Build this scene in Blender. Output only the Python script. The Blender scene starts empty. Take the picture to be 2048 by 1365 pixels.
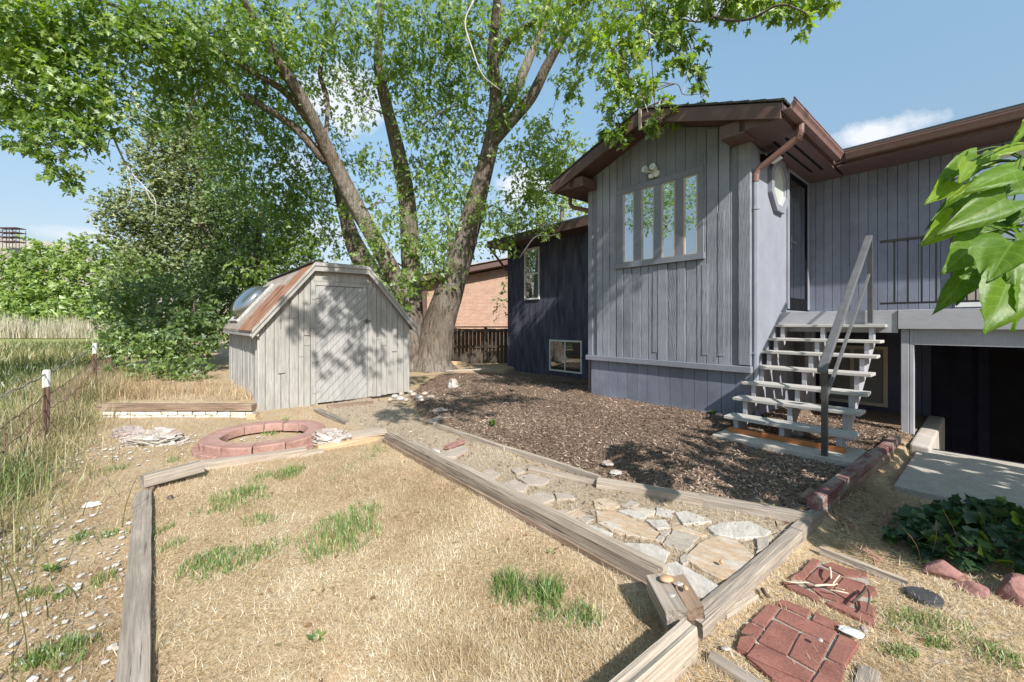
import bpy, math, random
import numpy as np
from mathutils import Vector, Matrix

sc = bpy.context.scene
col = sc.collection
rng = np.random.default_rng(7)
random.seed(5)
F, HZ, CX, E = 830.0, 648.0, 1024.0, 1.45      # focal length in 2048-wide pixels, horizon row, centre column, eye height (m)
D1 = np.array((-.6468, .7626)); D2 = np.array((.7626, .6468))   # the two wall directions of the house
P0 = np.array((3.154, 5.5))                    # front corner of the entry wing
ROTH = math.atan2(-.7626, .6468)

def gp(px, py, z=0.0):                          # where a photo point meets the level z
    y = F * (E - z) / (py - HZ)
    return np.array(((px - CX) / F * y, y, z))
def at(px, py, y):                              # a photo point at the depth y
    return np.array(((px - CX) / F * y, y, E - (py - HZ) / F * y))
def hw(t, u, z=0.0):                            # house plan (t right along the wall, u inwards) -> world
    p = P0 - D1 * t + D2 * u
    return np.array((p[0], p[1], z))
def wh(x, y):
    d = np.array((x, y)) - P0
    return -float(d @ D1), float(d @ D2)

# ---------------------------------------------------------------- noise
def _h(ix, iy, iz, s):
    n = (ix * 374761393 + iy * 668265263 + iz * 2147483647 + s * 974634777) & 0x7fffffff
    n = ((n ^ (n >> 13)) * 1274126177) & 0x7fffffff
    n = n ^ (n >> 16)
    return (n & 0xffff) / 65535.0
def vn(x, y, z=0.0, s=0):
    x, y, z = np.broadcast_arrays(np.asarray(x, float), np.asarray(y, float), np.asarray(z, float))
    ix, iy, iz = np.floor(x).astype(np.int64), np.floor(y).astype(np.int64), np.floor(z).astype(np.int64)
    fx, fy, fz = x - ix, y - iy, z - iz
    fx, fy, fz = fx*fx*(3-2*fx), fy*fy*(3-2*fy), fz*fz*(3-2*fz)
    r = 0
    for a in (0, 1):
        for b in (0, 1):
            for c in (0, 1):
                w = (fx if a else 1-fx) * (fy if b else 1-fy) * (fz if c else 1-fz)
                r = r + w * _h(ix+a, iy+b, iz+c, s)
    return r
def fbm(x, y, z=0.0, s=0, o=3):
    r, a = 0, .5
    for k in range(o):
        r = r + a * (vn(np.asarray(x)*2**k, np.asarray(y)*2**k, np.asarray(z)*2**k, s+k) - .5); a *= .5
    return r

# ---------------------------------------------------------------- mesh building
def link(o, parent=None):
    col.objects.link(o)
    if parent is not None: o.parent = parent
    return o
def raw_mesh(name, V, counts, L, tint=None, smooth=False):
    me = bpy.data.meshes.new(name)
    V = np.ascontiguousarray(V, np.float32); L = np.ascontiguousarray(L, np.int32)
    counts = np.asarray(counts, np.int32)
    me.vertices.add(len(V)); me.vertices.foreach_set('co', V.ravel())
    me.loops.add(len(L)); me.loops.foreach_set('vertex_index', L)
    me.polygons.add(len(counts))
    me.polygons.foreach_set('loop_start', np.concatenate(([0], np.cumsum(counts)[:-1])).astype(np.int32))
    me.polygons.foreach_set('use_smooth', np.full(len(counts), bool(smooth)))
    me.update(calc_edges=True)
    if tint is not None:
        a = me.attributes.new('tint', 'FLOAT', 'FACE'); a.data.foreach_set('value', np.ascontiguousarray(tint, np.float32))
    return me
def norm(a):
    return a / np.maximum(np.linalg.norm(a, axis=-1, keepdims=True), 1e-9)

class MB:
    def __init__(s): s.v, s.f = [], []
    def add(s, verts, faces):
        n = len(s.v); s.v += [tuple(map(float, p)) for p in verts]; s.f += [tuple(n+i for i in f) for f in faces]; return s
    def box(s, x0, x1, y0, y1, z0, z1):
        return s.hexa([(x0,y0,z0),(x1,y0,z0),(x1,y1,z0),(x0,y1,z0),(x0,y0,z1),(x1,y0,z1),(x1,y1,z1),(x0,y1,z1)])
    def hexa(s, p):
        return s.add(p, [(3,2,1,0),(4,5,6,7),(0,1,5,4),(1,2,6,5),(2,3,7,6),(3,0,4,7)])
    def prism(s, poly, off):                     # planar polygon (3-D points) pushed along the vector off
        n = len(poly); off = np.asarray(off, float)
        top = [np.asarray(p, float) + off for p in poly]
        return s.add(list(poly) + top, [tuple(range(n))[::-1], tuple(range(n, 2*n))] + [(i, (i+1) % n, n+(i+1) % n, n+i) for i in range(n)])
    def tube(s, pts, rad, n=8, lump=0.0, seed=0, cap=True, fl=1.0):
        pts = np.asarray(pts, float); rad = np.broadcast_to(np.asarray(rad, float), (len(pts),))
        T = norm(np.gradient(pts, axis=0))
        a = np.array((0, 0, 1.)) if abs(T[0][2]) < .9 else np.array((1., 0, 0))
        n1 = norm(np.cross(T[0], a)); V = []
        ln = np.concatenate(([0], np.cumsum(np.linalg.norm(np.diff(pts, axis=0), axis=1))))
        ang = np.arange(n) / n * 2 * math.pi
        for i in range(len(pts)):
            n1 = norm(n1 - T[i] * (n1 @ T[i])); n2 = np.cross(T[i], n1)
            r = np.full(n, rad[i])
            if lump:
                r = r * (1 + lump * (2 * fbm(np.cos(ang)*2.2, np.sin(ang)*2.2, ln[i]*.9, seed, 3) + 1.1 * (vn(np.cos(ang)*6, np.sin(ang)*6, ln[i]*.7, seed+9) - .5)))
            V += list(pts[i] + (np.cos(ang)*r)[:, None]*n1 + (np.sin(ang)*r*fl)[:, None]*n2)
        m = len(pts)
        f = [(i*n+j, i*n+(j+1) % n, (i+1)*n+(j+1) % n, (i+1)*n+j) for i in range(m-1) for j in range(n)]
        if cap: f += [tuple(range(n))[::-1], tuple(range((m-1)*n, m*n))]
        return s.add(V, f)
    def disc(s, c, ax, r, h, n=16):
        c = np.asarray(c, float); ax = norm(np.asarray(ax, float)); return s.tube([c, c + ax*h], r, n)
    def build(s, name, mat, parent=None, base=None, smooth=False, bevel=0, seg=2):
        V = np.array(s.v, float)
        if base is None and parent is not None and 'base' in BASE.get(parent.name, {}): base = BASE[parent.name]['base']
        if base is not None: V = V - np.asarray(base, float)
        L = [i for f in s.f for i in f]
        me = raw_mesh(name, V, [len(f) for f in s.f], L, smooth=smooth)
        me.materials.append(mat)
        o = link(bpy.data.objects.new(name, me), parent)
        if parent is not None and base is not None: BASE[o.name] = {'base': np.asarray(base, float)}
        if bevel:
            b = o.modifiers.new('bevel', 'BEVEL'); b.width = bevel; b.segments = seg; b.limit_method = 'ANGLE'; b.angle_limit = math.radians(40)
        return o
BASE = {}
def tag(o, label=None, cat=None, group=None, kind=None):
    if label: o['label'] = label
    if cat: o['category'] = cat
    if group: o['group'] = group
    if kind: o['kind'] = kind
    return o
def thing(name, label, cat, loc, rot=0.0, base=None, group=None):
    """An Empty at the thing's base; its parts are given in the frame of `base` (house plan or world)."""
    o = bpy.data.objects.new(name, None); o.location = loc; o.rotation_euler = (0, 0, rot); o.empty_display_size = .2
    link(o); BASE[o.name] = {'base': np.asarray(base if base is not None else loc, float)}
    return tag(o, label, cat, group)
def hthing(name, label, cat, t, u, z, group=None):          # a thing laid out in the house plan
    return thing(name, label, cat, hw(t, u, z), ROTH, (t, u, z), group)
def solo(o, loc_from_mesh=True):                            # put the origin of a one-mesh thing at the middle of its base
    me = o.data; n = len(me.vertices); co = np.empty(n*3, np.float32); me.vertices.foreach_get('co', co); co = co.reshape(-1, 3)
    c = np.array((co[:,0].mean(), co[:,1].mean(), co[:,2].min())); me.vertices.foreach_set('co', (co - c).ravel().astype(np.float32))
    o.location = Vector(c); me.update(); return o
def cr(pts, k=6):                                           # Catmull-Rom through rows of any width
    p = np.asarray(pts, float); p = np.vstack((2*p[0]-p[1], p, 2*p[-1]-p[-2])); out = []
    for i in range(1, len(p)-2):
        for j in range(k):
            t = j / k
            out.append(.5*((2*p[i]) + (-p[i-1]+p[i+1])*t + (2*p[i-1]-5*p[i]+4*p[i+1]-p[i+2])*t*t + (-p[i-1]+3*p[i]-3*p[i+1]+p[i+2])*t**3))
    out.append(p[-2]); return np.array(out)

# ---------------------------------------------------------------- leaves and blades
MAPLE = np.array([(0,0,0),(.06,.34,.05),(.25,.13,.03),(.52,.55,.10),(.50,.13,.03),(.74,.22,.04),(1.1,0,-.06),(.74,-.22,.04),(.50,-.13,.03),(.52,-.55,.10),(.25,-.13,.03),(.06,-.34,.05)], float)
OVAL = np.array([(0,0,0),(.3,.24,.05),(.65,.22,.03),(1,0,-.05),(.65,-.22,.03),(.3,-.24,.05)], float)
TUFT = np.array([(0,0,0),(.35,.5,.1),(.6,.15,0),(1,.25,-.1),(.7,-.1,0),(.6,-.5,.1)], float)
NEEDLE = np.array([(0,0,0),(.3,.3,.05),(.55,.1,0),(1,0,-.05),(.55,-.12,0),(.25,-.3,.05)], float)
IVY = np.array([(0,0,0),(-.12,.3,0),(.12,.58,.05),(.42,.32,.03),(.62,.42,.05),(.72,.2,.02),(1,0,-.06),(.72,-.2,.02),(.62,-.42,.05),(.42,-.32,.03),(.12,-.58,.05),(-.12,-.3,0)], float)
def leaf_mesh(name, C, A, N, S, shape, tint, mat, parent=None, base=None):
    C, A, N = np.asarray(C), norm(np.asarray(A)), np.asarray(N)
    B = norm(np.cross(N, A)); N = np.cross(A, B); S = np.asarray(S)
    k = len(shape); n = len(C)
    V = C[:,None,:] + S[:,None,None]*(shape[None,:,0:1]*A[:,None,:] + shape[None,:,1:2]*B[:,None,:] + shape[None,:,2:3]*N[:,None,:])
    V = V.reshape(-1, 3)
    if base is None and parent is not None: base = BASE[parent.name]['base']
    if base is not None: V = V - np.asarray(base)
    me = raw_mesh(name, V, np.full(n, k), np.arange(n*k), tint); me.materials.append(mat)
    return link(bpy.data.objects.new(name, me), parent)
def rdir(n): return norm(rng.normal(size=(n, 3)))
def sprays(P, out, n_per, length, droop=.6, flat=.8, spread=.5):
    """leaves set along short twigs that start at P and head out and down"""
    m = len(P); d = norm(out*1.0 + rdir(m)*.7 + np.array((0,0,-droop)))
    k = n_per; s = rng.random((m, k, 1))
    C = P[:,None,:] + d[:,None,:]*s*length + rng.normal(size=(m, k, 3))*length*spread*.35
    C = C.reshape(-1, 3); dd = np.repeat(d, k, 0)
    A = norm(dd*.5 + rdir(m*k)*.8 + np.array((0,0,-.45*droop)))
    N = norm(np.array((0,0,1.))*flat + rdir(m*k)*.75 + np.array((.2,-.4,0)))
    return C, A, N
def ellipsoid(c, r, n, shell=.45):
    d = rdir(n); q = rng.random((n, 1))**shell
    return np.asarray(c) + d*q*np.asarray(r), d
def blades(name, P, h, w, lean, az, tint, mat, parent=None, base=None, seg=2, curl=.6):
    """grass: P bases, h lengths, w widths, lean from upright (rad), az lean directions"""
    n = len(P); dirn = np.stack((np.cos(az), np.sin(az), np.zeros(n)), 1); side = np.stack((-np.sin(az), np.cos(az), np.zeros(n)), 1)
    tw = rng.normal(size=n)*.6; side = norm(side*np.cos(tw)[:,None] + dirn*np.sin(tw)[:,None])
    rows = []; p = P.copy()
    for j in range(seg):
        rows += [p - side*(w*(1-.25*j))[:,None]/2, p + side*(w*(1-.25*j))[:,None]/2]
        a = np.clip(lean*(1 + curl*j), 0, 1.62)
        p = p + (dirn*np.sin(a)[:,None] + np.array((0,0,1.))*np.cos(a)[:,None])*(h/seg)[:,None]
    rows.append(p)
    k = 2*seg+1; V = np.stack(rows, 1).reshape(-1, 3)
    b0 = np.asarray(base) if base is not None else (BASE[parent.name]['base'] if parent is not None else None)
    if b0 is not None: V = V - b0
    fl, cnt = [], []
    for j in range(seg-1): fl += [2*j, 2*j+1, 2*j+3, 2*j+2]; cnt.append(4)
    fl += [2*seg-2, 2*seg-1, 2*seg]; cnt.append(3)
    L = (np.arange(n)[:,None]*k + np.array(fl)[None,:]).ravel()
    me = raw_mesh(name, V, np.tile(cnt, n), L, np.repeat(tint, len(cnt))); me.materials.append(mat)
    return link(bpy.data.objects.new(name, me), parent)
def inpoly(x, y, poly):
    poly = np.asarray(poly)[:, :2]; r = np.zeros(np.shape(x), bool); j = len(poly)-1
    for i in range(len(poly)):
        xi, yi, xj, yj = *poly[i], *poly[j]
        c = ((yi > y) != (yj > y)) & (x < (xj-xi)*(y-yi)/(yj-yi+1e-12)+xi); r ^= c; j = i
    return r
def zpoly(pts, off, s, z): return np.array([gp(off[0]+a/s, off[1]+b/s, z) for a, b in pts])

# ---------------------------------------------------------------- materials
class NT:
    def __init__(s, name):
        s.m = bpy.data.materials.new(name); s.m.use_nodes = True; s.t = s.m.node_tree; s.t.nodes.clear(); s.out = s.n('ShaderNodeOutputMaterial')
    def n(s, typ, **kw):
        x = s.t.nodes.new(typ)
        for k, v in kw.items(): setattr(x, k, v)
        return x
    def l(s, a, b): s.t.links.new(a, b)
    def noise(s, scale, detail=4, rough=.55, mapscale=(1,1,1), coord='Object', rot=(0,0,0), vec=None):
        if vec is None:
            tc = s.n('ShaderNodeTexCoord'); vec = tc.outputs[coord]
        mp = s.n('ShaderNodeMapping'); mp.inputs['Scale'].default_value = mapscale; mp.inputs['Rotation'].default_value = rot
        s.l(vec, mp.inputs['Vector'])
        nz = s.n('ShaderNodeTexNoise'); nz.inputs['Scale'].default_value = scale; nz.inputs['Detail'].default_value = detail; nz.inputs['Roughness'].default_value = rough
        s.l(mp.outputs[0], nz.inputs['Vector']); return nz.outputs['Fac']
    def ramp(s, fac, stops, interp='LINEAR'):
        r = s.n('ShaderNodeValToRGB'); r.color_ramp.interpolation = interp
        e = r.color_ramp.elements
        while len(e) < len(stops): e.new(.5)
        for x, (p, c) in zip(e, stops): x.position = p; x.color = (*c, 1) if len(c) == 3 else c
        s.l(fac, r.inputs['Fac']); return r.outputs['Color']
    def mix(s, fac, a, b, mode='MIX'):
        x = s.n('ShaderNodeMix', data_type='RGBA', blend_type=mode)
        for v, k in ((fac, 0), (a, 6), (b, 7)):
            if isinstance(v, (int, float)): x.inputs[k].default_value = v
            elif isinstance(v, tuple): x.inputs[k].default_value = (*v, 1)
            else: s.l(v, x.inputs[k])
        return x.outputs[2]
    def attr(s, nm): return s.n('ShaderNodeAttribute', attribute_name=nm).outputs['Fac']
    def math(s, op, a, b=0.0):
        x = s.n('ShaderNodeMath', operation=op)
        for v, k in ((a, 0), (b, 1)):
            if isinstance(v, (int, float)): x.inputs[k].default_value = v
            else: s.l(v, x.inputs[k])
        return x.outputs[0]
    def bump(s, h, strength=.4, dist=.01, normal=None):
        b = s.n('ShaderNodeBump'); b.inputs['Strength'].default_value = strength; b.inputs['Distance'].default_value = dist
        s.l(h, b.inputs['Height'])
        if normal is not None: s.l(normal, b.inputs['Normal'])
        return b.outputs[0]
    def bsdf(s, color, rough=.7, normal=None, metal=0.0, spec=.5):
        p = s.n('ShaderNodeBsdfPrincipled')
        if isinstance(color, tuple): p.inputs['Base Color'].default_value = (*color, 1)
        else: s.l(color, p.inputs['Base Color'])
        if isinstance(rough, (int, float)): p.inputs['Roughness'].default_value = rough
        else: s.l(rough, p.inputs['Roughness'])
        p.inputs['Metallic'].default_value = metal; p.inputs['Specular IOR Level'].default_value = spec
        if normal is not None: s.l(normal, p.inputs['Normal'])
        return p.outputs[0]
    def done(s, sh): s.l(sh, s.out.inputs['Surface']); return s.m
def sm(name, stops, scale=6, mapscale=(1,1,1), rough=.75, bump=.3, dist=.006, detail=5, fine=0, metal=0.0, spec=.4, coord='Object'):
    """noise-driven colour and bump"""
    t = NT(name); f = t.noise(scale, detail, .6, mapscale, coord); c = t.ramp(f, stops)
    nrm = None
    if bump: nrm = t.bump(f, bump, dist)
    if fine:
        g = t.noise(scale*fine, 3, .6, mapscale, coord); c = t.mix(.55, c, t.ramp(g, [(.3, (.62,.62,.62)), (.7, (1.25,1.25,1.25))]), 'MULTIPLY')
        if bump: nrm = t.bump(g, bump*.6, dist*.5, nrm)
    return t.done(t.bsdf(c, rough, nrm, metal, spec))
def leafmat(name, stops, trans=.35, rough=.5, gloss=.06, tcol=None):
    t = NT(name); a = t.attr('tint'); c = t.ramp(a, stops)
    d = t.n('ShaderNodeBsdfDiffuse'); t.l(c, d.inputs['Color'])
    tr = t.n('ShaderNodeBsdfTranslucent'); t.l(t.mix(1.0, c, tcol or (1.25, 1.35, .55), 'MULTIPLY'), tr.inputs['Color'])
    m = t.n('ShaderNodeMixShader'); m.inputs[0].default_value = trans; t.l(d.outputs[0], m.inputs[1]); t.l(tr.outputs[0], m.inputs[2])
    g = t.n('ShaderNodeBsdfGlossy'); g.inputs['Roughness'].default_value = rough; g.inputs['Color'].default_value = (.9,.95,.9,1)
    m2 = t.n('ShaderNodeMixShader'); m2.inputs[0].default_value = gloss; t.l(m.outputs[0], m2.inputs[1]); t.l(g.outputs[0], m2.inputs[2])
    return t.done(m2.outputs[0])
# ================================================================ camera, light, sky
cam = bpy.data.cameras.new('camera'); camo = link(bpy.data.objects.new('camera', cam)); sc.camera = camo
camo.location = (0, 0, E); camo.rotation_euler = (math.radians(90), 0, 0)
cam.sensor_width = 36; cam.lens = F / 2048 * 36; cam.shift_y = -(682.5 - HZ) / 2048; cam.clip_start = .05; cam.clip_end = 2000
SUN_EL = math.radians(38); SUN = np.array((0.3956*math.cos(SUN_EL), -0.9184*math.cos(SUN_EL), math.sin(SUN_EL)))
sl = bpy.data.lights.new('sun', 'SUN'); sl.energy = 5.0; sl.angle = math.radians(.55); sl.color = (1, .955, .88)
so = link(bpy.data.objects.new('sun', sl)); so.rotation_euler = Vector(SUN).to_track_quat('Z', 'Y').to_euler()
w = bpy.data.worlds.new('World'); sc.world = w; w.use_nodes = True; wt = w.node_tree; wt.nodes.clear()
def wn(typ, **kw):
    x = wt.nodes.new(typ)
    for k, v in kw.items(): setattr(x, k, v)
    return x
sky = wn('ShaderNodeTexSky', sky_type='NISHITA'); sky.sun_disc = False; sky.sun_elevation = SUN_EL; sky.sun_rotation = math.atan2(0.3956, -0.9184)
sky.altitude = 300; sky.air_density = 1.0; sky.dust_density = .8; sky.ozone_density = 1.0
bg = wn('ShaderNodeBackground'); bg.inputs['Strength'].default_value = .112
wo = wn('ShaderNodeOutputWorld'); tc = wn('ShaderNodeTexCoord')
nz = wn('ShaderNodeTexNoise'); nz.inputs['Scale'].default_value = 9; nz.inputs['Detail'].default_value = 7; nz.inputs['Roughness'].default_value = .62
wt.links.new(tc.outputs['Generated'], nz.inputs['Vector'])
cur = sky.outputs[0]
hsv = wn('ShaderNodeHueSaturation'); hsv.inputs['Saturation'].default_value = .92; hsv.inputs['Value'].default_value = 1.0
wt.links.new(cur, hsv.inputs['Color']); cur = hsv.outputs[0]
tn = wn('ShaderNodeMix', data_type='RGBA', blend_type='MULTIPLY'); tn.inputs[0].default_value = 1; tn.inputs[7].default_value = (1.42, 1.60, 1.43, 1)
wt.links.new(cur, tn.inputs[6]); cur = tn.outputs[2]
sz = wn('ShaderNodeSeparateXYZ'); wt.links.new(tc.outputs['Generated'], sz.inputs[0])
zr = wn('ShaderNodeMapRange'); zr.inputs['From Min'].default_value = 0; zr.inputs['From Max'].default_value = .5; wt.links.new(sz.outputs[2], zr.inputs['Value'])
t2 = wn('ShaderNodeMix', data_type='RGBA', blend_type='MULTIPLY'); t2.inputs[0].default_value = 1; wt.links.new(cur, t2.inputs[6]); zc = wn('ShaderNodeMix', data_type='RGBA'); zc.inputs[6].default_value = (.43, .28, .31, 1); zc.inputs[7].default_value = (1, 1, 1, 1); wt.links.new(zr.outputs[0], zc.inputs[0]); wt.links.new(zc.outputs[2], t2.inputs[7]); cur = t2.outputs[2]
# cumulus: soft lobes of the sky direction broken up by noise
for (px, py, ax, ay, amt) in ((1045, 375, 60, 50, .95), (700, 205, 85, 55, .9), (1740, 266, 62, 22, .95), (155, 470, 50, 15, .55), (5, 150, 50, 22, .8), (585, 330, 50, 40, .5), (1420, 12, 60, 14, .5), (640, 470, 60, 30, .5), (1050, 490, 90, 40, .6)):
    d = norm(np.array(((px-CX)/F, 1, (HZ-py)/F)))
    sx, sy = F/ax/(1+((px-CX)/F)**2)**.5, F/ay/(1+((HZ-py)/F)**2)**.5
    rt = norm(np.cross(d, (0,0,1.))); up = np.cross(rt, d)
    comp = []
    for axis, s in ((rt, sx), (up, sy)):
        dp = wn('ShaderNodeVectorMath', operation='DOT_PRODUCT'); dp.inputs[1].default_value = tuple(axis*s); wt.links.new(tc.outputs['Generated'], dp.inputs[0])
        sq = wn('ShaderNodeMath', operation='POWER'); sq.inputs[1].default_value = 2
        ab = wn('ShaderNodeMath', operation='ABSOLUTE'); wt.links.new(dp.outputs['Value'], ab.inputs[0]); wt.links.new(ab.outputs[0], sq.inputs[0]); comp.append(sq.outputs[0])
    sm_ = wn('ShaderNodeMath', operation='ADD'); wt.links.new(comp[0], sm_.inputs[0]); wt.links.new(comp[1], sm_.inputs[1])
    fw = wn('ShaderNodeVectorMath', operation='DOT_PRODUCT'); fw.inputs[1].default_value = tuple(d); wt.links.new(tc.outputs['Generated'], fw.inputs[0])
    gt = wn('ShaderNodeMath', operation='GREATER_THAN'); gt.inputs[1].default_value = 0; wt.links.new(fw.outputs['Value'], gt.inputs[0])
    sub = wn('ShaderNodeMath', operation='SUBTRACT'); sub.inputs[0].default_value = 1.0; wt.links.new(sm_.outputs[0], sub.inputs[1])
    nadd = wn('ShaderNodeMath', operation='MULTIPLY_ADD'); nadd.inputs[1].default_value = 3.2; wt.links.new(nz.outputs['Fac'], nadd.inputs[0])
    off = wn('ShaderNodeMath', operation='SUBTRACT'); off.inputs[1].default_value = 1.75; wt.links.new(sub.outputs[0], off.inputs[0]); wt.links.new(off.outputs[0], nadd.inputs[2])
    mr = wn('ShaderNodeMapRange'); mr.inputs['From Min'].default_value = 0; mr.inputs['From Max'].default_value = .75; mr.inputs['To Max'].default_value = amt
    wt.links.new(nadd.outputs[0], mr.inputs['Value'])
    mu = wn('ShaderNodeMath', operation='MULTIPLY'); wt.links.new(mr.outputs[0], mu.inputs[0]); wt.links.new(gt.outputs[0], mu.inputs[1])
    mx = wn('ShaderNodeMix', data_type='RGBA'); mx.inputs[7].default_value = (5.6, 5.8, 6.2, 1)
    wt.links.new(mu.outputs[0], mx.inputs[0]); wt.links.new(cur, mx.inputs[6]); cur = mx.outputs[2]
wt.links.new(cur, bg.inputs['Color']); wt.links.new(bg.outputs[0], wo.inputs['Surface'])
sc.view_settings.view_transform = 'Standard'; sc.view_settings.look = 'None'; sc.view_settings.gamma = 1; sc.view_settings.exposure = .62
sc.render.engine = 'CYCLES'; sc.cycles.max_bounces = 7; sc.cycles.transparent_max_bounces = 6; sc.cycles.use_denoising = True
sc.cycles.sample_clamp_indirect = 6

# ================================================================ ground
PATH = np.array([gp(*p, .06) for p in ((770,880),(1040,1030),(1325,1190),(1405,1240),(1600,1062),(1640,1020),(1200,970),(1020,905),(850,845),(820,812),(740,795),(640,810),(690,842))])
MULCH = np.array([gp(*p, .08) for p in ((1640,1025),(1200,962),(1020,897),(850,838),(830,806),(820,786),(850,765),(890,745),(1010,741))] + [hw(-8,3.0), hw(0,3.2), hw(1.5,2.6), hw(1.46,.9), gp(1790,888,.08), gp(1745,930,.08), gp(1660,1010,.08)])
LAWN = np.array([gp(*p, 0) for p in ((290,978),(400,945),(640,900),(765,872),(1322,1190),(1395,1245),(1190,1400),(1100,1560),(200,1560))])
BRKA = np.array([gp(*p, 0) for p in ((1470,1370),(1475,1260),(1560,1150),(1640,1120),(1760,1180),(1745,1300),(1680,1400))])
gx = np.arange(-8.5, 8.01, .05); gy = np.arange(.6, 15.01, .05)
XX, YY = np.meshgrid(gx, gy)
def blur(a, k):
    for ax in (0, 1):
        c = np.cumsum(np.pad(a, [(k+1, k) if i == ax else (0, 0) for i in (0, 1)], mode='edge'), axis=ax)
        n = a.shape[ax]; s1 = np.take(c, np.arange(2*k+1, 2*k+1+n), axis=ax); s0 = np.take(c, np.arange(0, n), axis=ax); a = (s1 - s0)/(2*k+1)
    return a
mP = inpoly(XX, YY, PATH).astype(float); mM = inpoly(XX, YY, MULCH).astype(float); mL = inpoly(XX, YY, LAWN).astype(float)
dd = np.stack((XX, YY), -1) - P0; TT = -(dd @ D1); UU = dd @ D2
fen = ((np.stack((XX, YY), -1) - np.array((-3.08, 1.92))) @ -D2)          # >0 beyond the wire fence
beyond = np.clip(fen/.5+.5, 0, 1)
nearwall = np.exp(-np.clip(-UU, 0, 9)/.7) * (TT < .3) * (TT > -3.2)
pit = ((UU > .95) & (TT > 1.62) & (UU < 2.6))
slab = ((UU > -1.05) & (UU <= .95) & (TT > 1.5)) 
hM = .095 + .09*nearwall - .10*np.clip((UU-.3)/1.5, 0, 1)*(TT < -2.4) - .04*np.clip((-TT-5)/3, 0, 1)
hM = hM + .035*fbm(XX*1.3, YY*1.3, 0, 3)
Z = .02*fbm(XX*.8, YY*.8, 0, 1) + .012*fbm(XX*4, YY*4, 0, 2)
left = np.clip((-XX-3.0)/1.2, 0, 1); Z = Z + .03*left
backleft = ((YY > 6.55) & (XX < -4.25)).astype(float); Z = Z + .15*blur(backleft, 3)
Z = Z + .10*np.clip((YY-8.2)/2.5, 0, 1)*(1-left)
mPs, mMs = blur(mP, 1), blur(mM, 1)
Z = Z*(1-mPs) + mPs*(.055 + .012*fbm(XX*2.5, YY*2.5, 0, 4) + .035*np.clip((YY-6.5)/2.5, 0, 1))
Z = Z*(1-mMs) + mMs*hM
Z = np.where(blur(slab.astype(float), 1) > .2, np.minimum(Z, -.06), Z); Z = np.where(pit, -1.15, Z)
def samp(a, x, y):
    fx = np.clip((np.asarray(x)-gx[0])/.05, 0, len(gx)-1.001); fy = np.clip((np.asarray(y)-gy[0])/.05, 0, len(gy)-1.001)
    i, j = fx.astype(int), fy.astype(int); a_, b_ = fx-i, fy-j
    return a[j,i]*(1-a_)*(1-b_) + a[j,i+1]*a_*(1-b_) + a[j+1,i]*(1-a_)*b_ + a[j+1,i+1]*a_*b_
def gz(x, y): return samp(Z, x, y)
ex = np.concatenate((-np.arange(420, 60, -9.)-0, -np.arange(60, 8.5, -1.6), gx, np.arange(9.5, 60, 1.6), np.arange(60, 420, 9.)))
ey = np.concatenate((np.arange(-60, -4, 6.), np.arange(-4, .6, .4), gy, np.arange(16, 60, 1.6), np.arange(60, 420, 9.)))
GX, GY = np.meshgrid(ex, ey)
GZ = samp(Z, GX, GY)
far = (GX < gx[0]-.01) | (GX > gx[-1]+.01) | (GY > gy[-1]+.01) | (GY < gy[0]-.01)
GZ = np.where(far, np.clip(GZ, -.05, .2)*.5 + .1*fbm(GX*.15, GY*.15, 0, 8), GZ)
GZ = GZ + np.minimum(78*np.exp(-.5*(((GX+302)/40)**2 + ((GY-205)/60)**2)), 38+.02*(-250-GX)+3*fbm(GX*.05, GY*.05, 0, 3)) + 16*np.clip((GY-120)/200, 0, 1)*np.clip((-GX+60)/200, 0, 1)*(1+.3*fbm(GX*.02, GY*.02))
GFEN = np.where(far, np.clip(((np.stack((GX, GY), -1)-np.array((-3.08, 1.92))) @ -D2)/.5+.5, 0, 1), samp(beyond, GX, GY))
ny_, nx_ = GX.shape; idx = np.arange(nx_*ny_).reshape(ny_, nx_)
L = np.stack((idx[:-1,:-1], idx[:-1,1:], idx[1:,1:], idx[1:,:-1]), -1).reshape(-1)
me = raw_mesh('ground', np.stack((GX, GY, GZ), -1).reshape(-1, 3), np.full(len(L)//4, 4), L, smooth=True)
def pa(nm, a): x = me.attributes.new(nm, 'FLOAT', 'POINT'); x.data.foreach_set('value', a.ravel().astype(np.float32))
pa('mulch', np.where(far, 0, samp(blur(mM, 1), GX, GY))); pa('path', np.where(far, 0, samp(mPs, GX, GY))); pa('field', GFEN)
pa('hill', np.clip((GZ-6)/6, 0, 1)); pa('lawn', np.where(far, 0, samp(blur(mL, 1), GX, GY)))
t = NT('yard_ground'); tco = t.n('ShaderNodeTexCoord').outputs['Object']
n1 = t.noise(2.2, 6, .65, vec=tco); n2 = t.noise(40, 4, .7, vec=tco); n3 = t.noise(160, 2, .6, (1, .35, 1), vec=tco); n4 = t.noise(.35, 5, .6, vec=tco)
straw = t.ramp(n2, [(.25, (.16,.11,.065)), (.45, (.36,.265,.16)), (.62, (.53,.415,.265)), (.8, (.63,.52,.37))])
straw = t.mix(t.ramp(n1, [(.42, (0,0,0)), (.68, (1,1,1))]), straw, (.46,.33,.21))
straw = t.mix(.6, straw, t.ramp(n3, [(.3, (.55,.5,.45)), (.7, (1.3,1.3,1.3))]), 'MULTIPLY')
dirt = t.ramp(n2, [(.3, (.24,.185,.135)), (.55, (.40,.33,.255)), (.8, (.52,.45,.37))])
gravel = t.mix(t.ramp(t.noise(26, 3, .6, vec=tco), [(.5, (0,0,0)), (.62, (1,1,1))]), straw, dirt)
lawnc = t.mix(t.attr('lawn'), gravel, straw)
c = t.mix(t.attr('path'), lawnc, dirt)
mul = t.ramp(n2, [(.3, (.07,.048,.036)), (.55, (.21,.15,.11)), (.8, (.36,.28,.22))])
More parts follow.
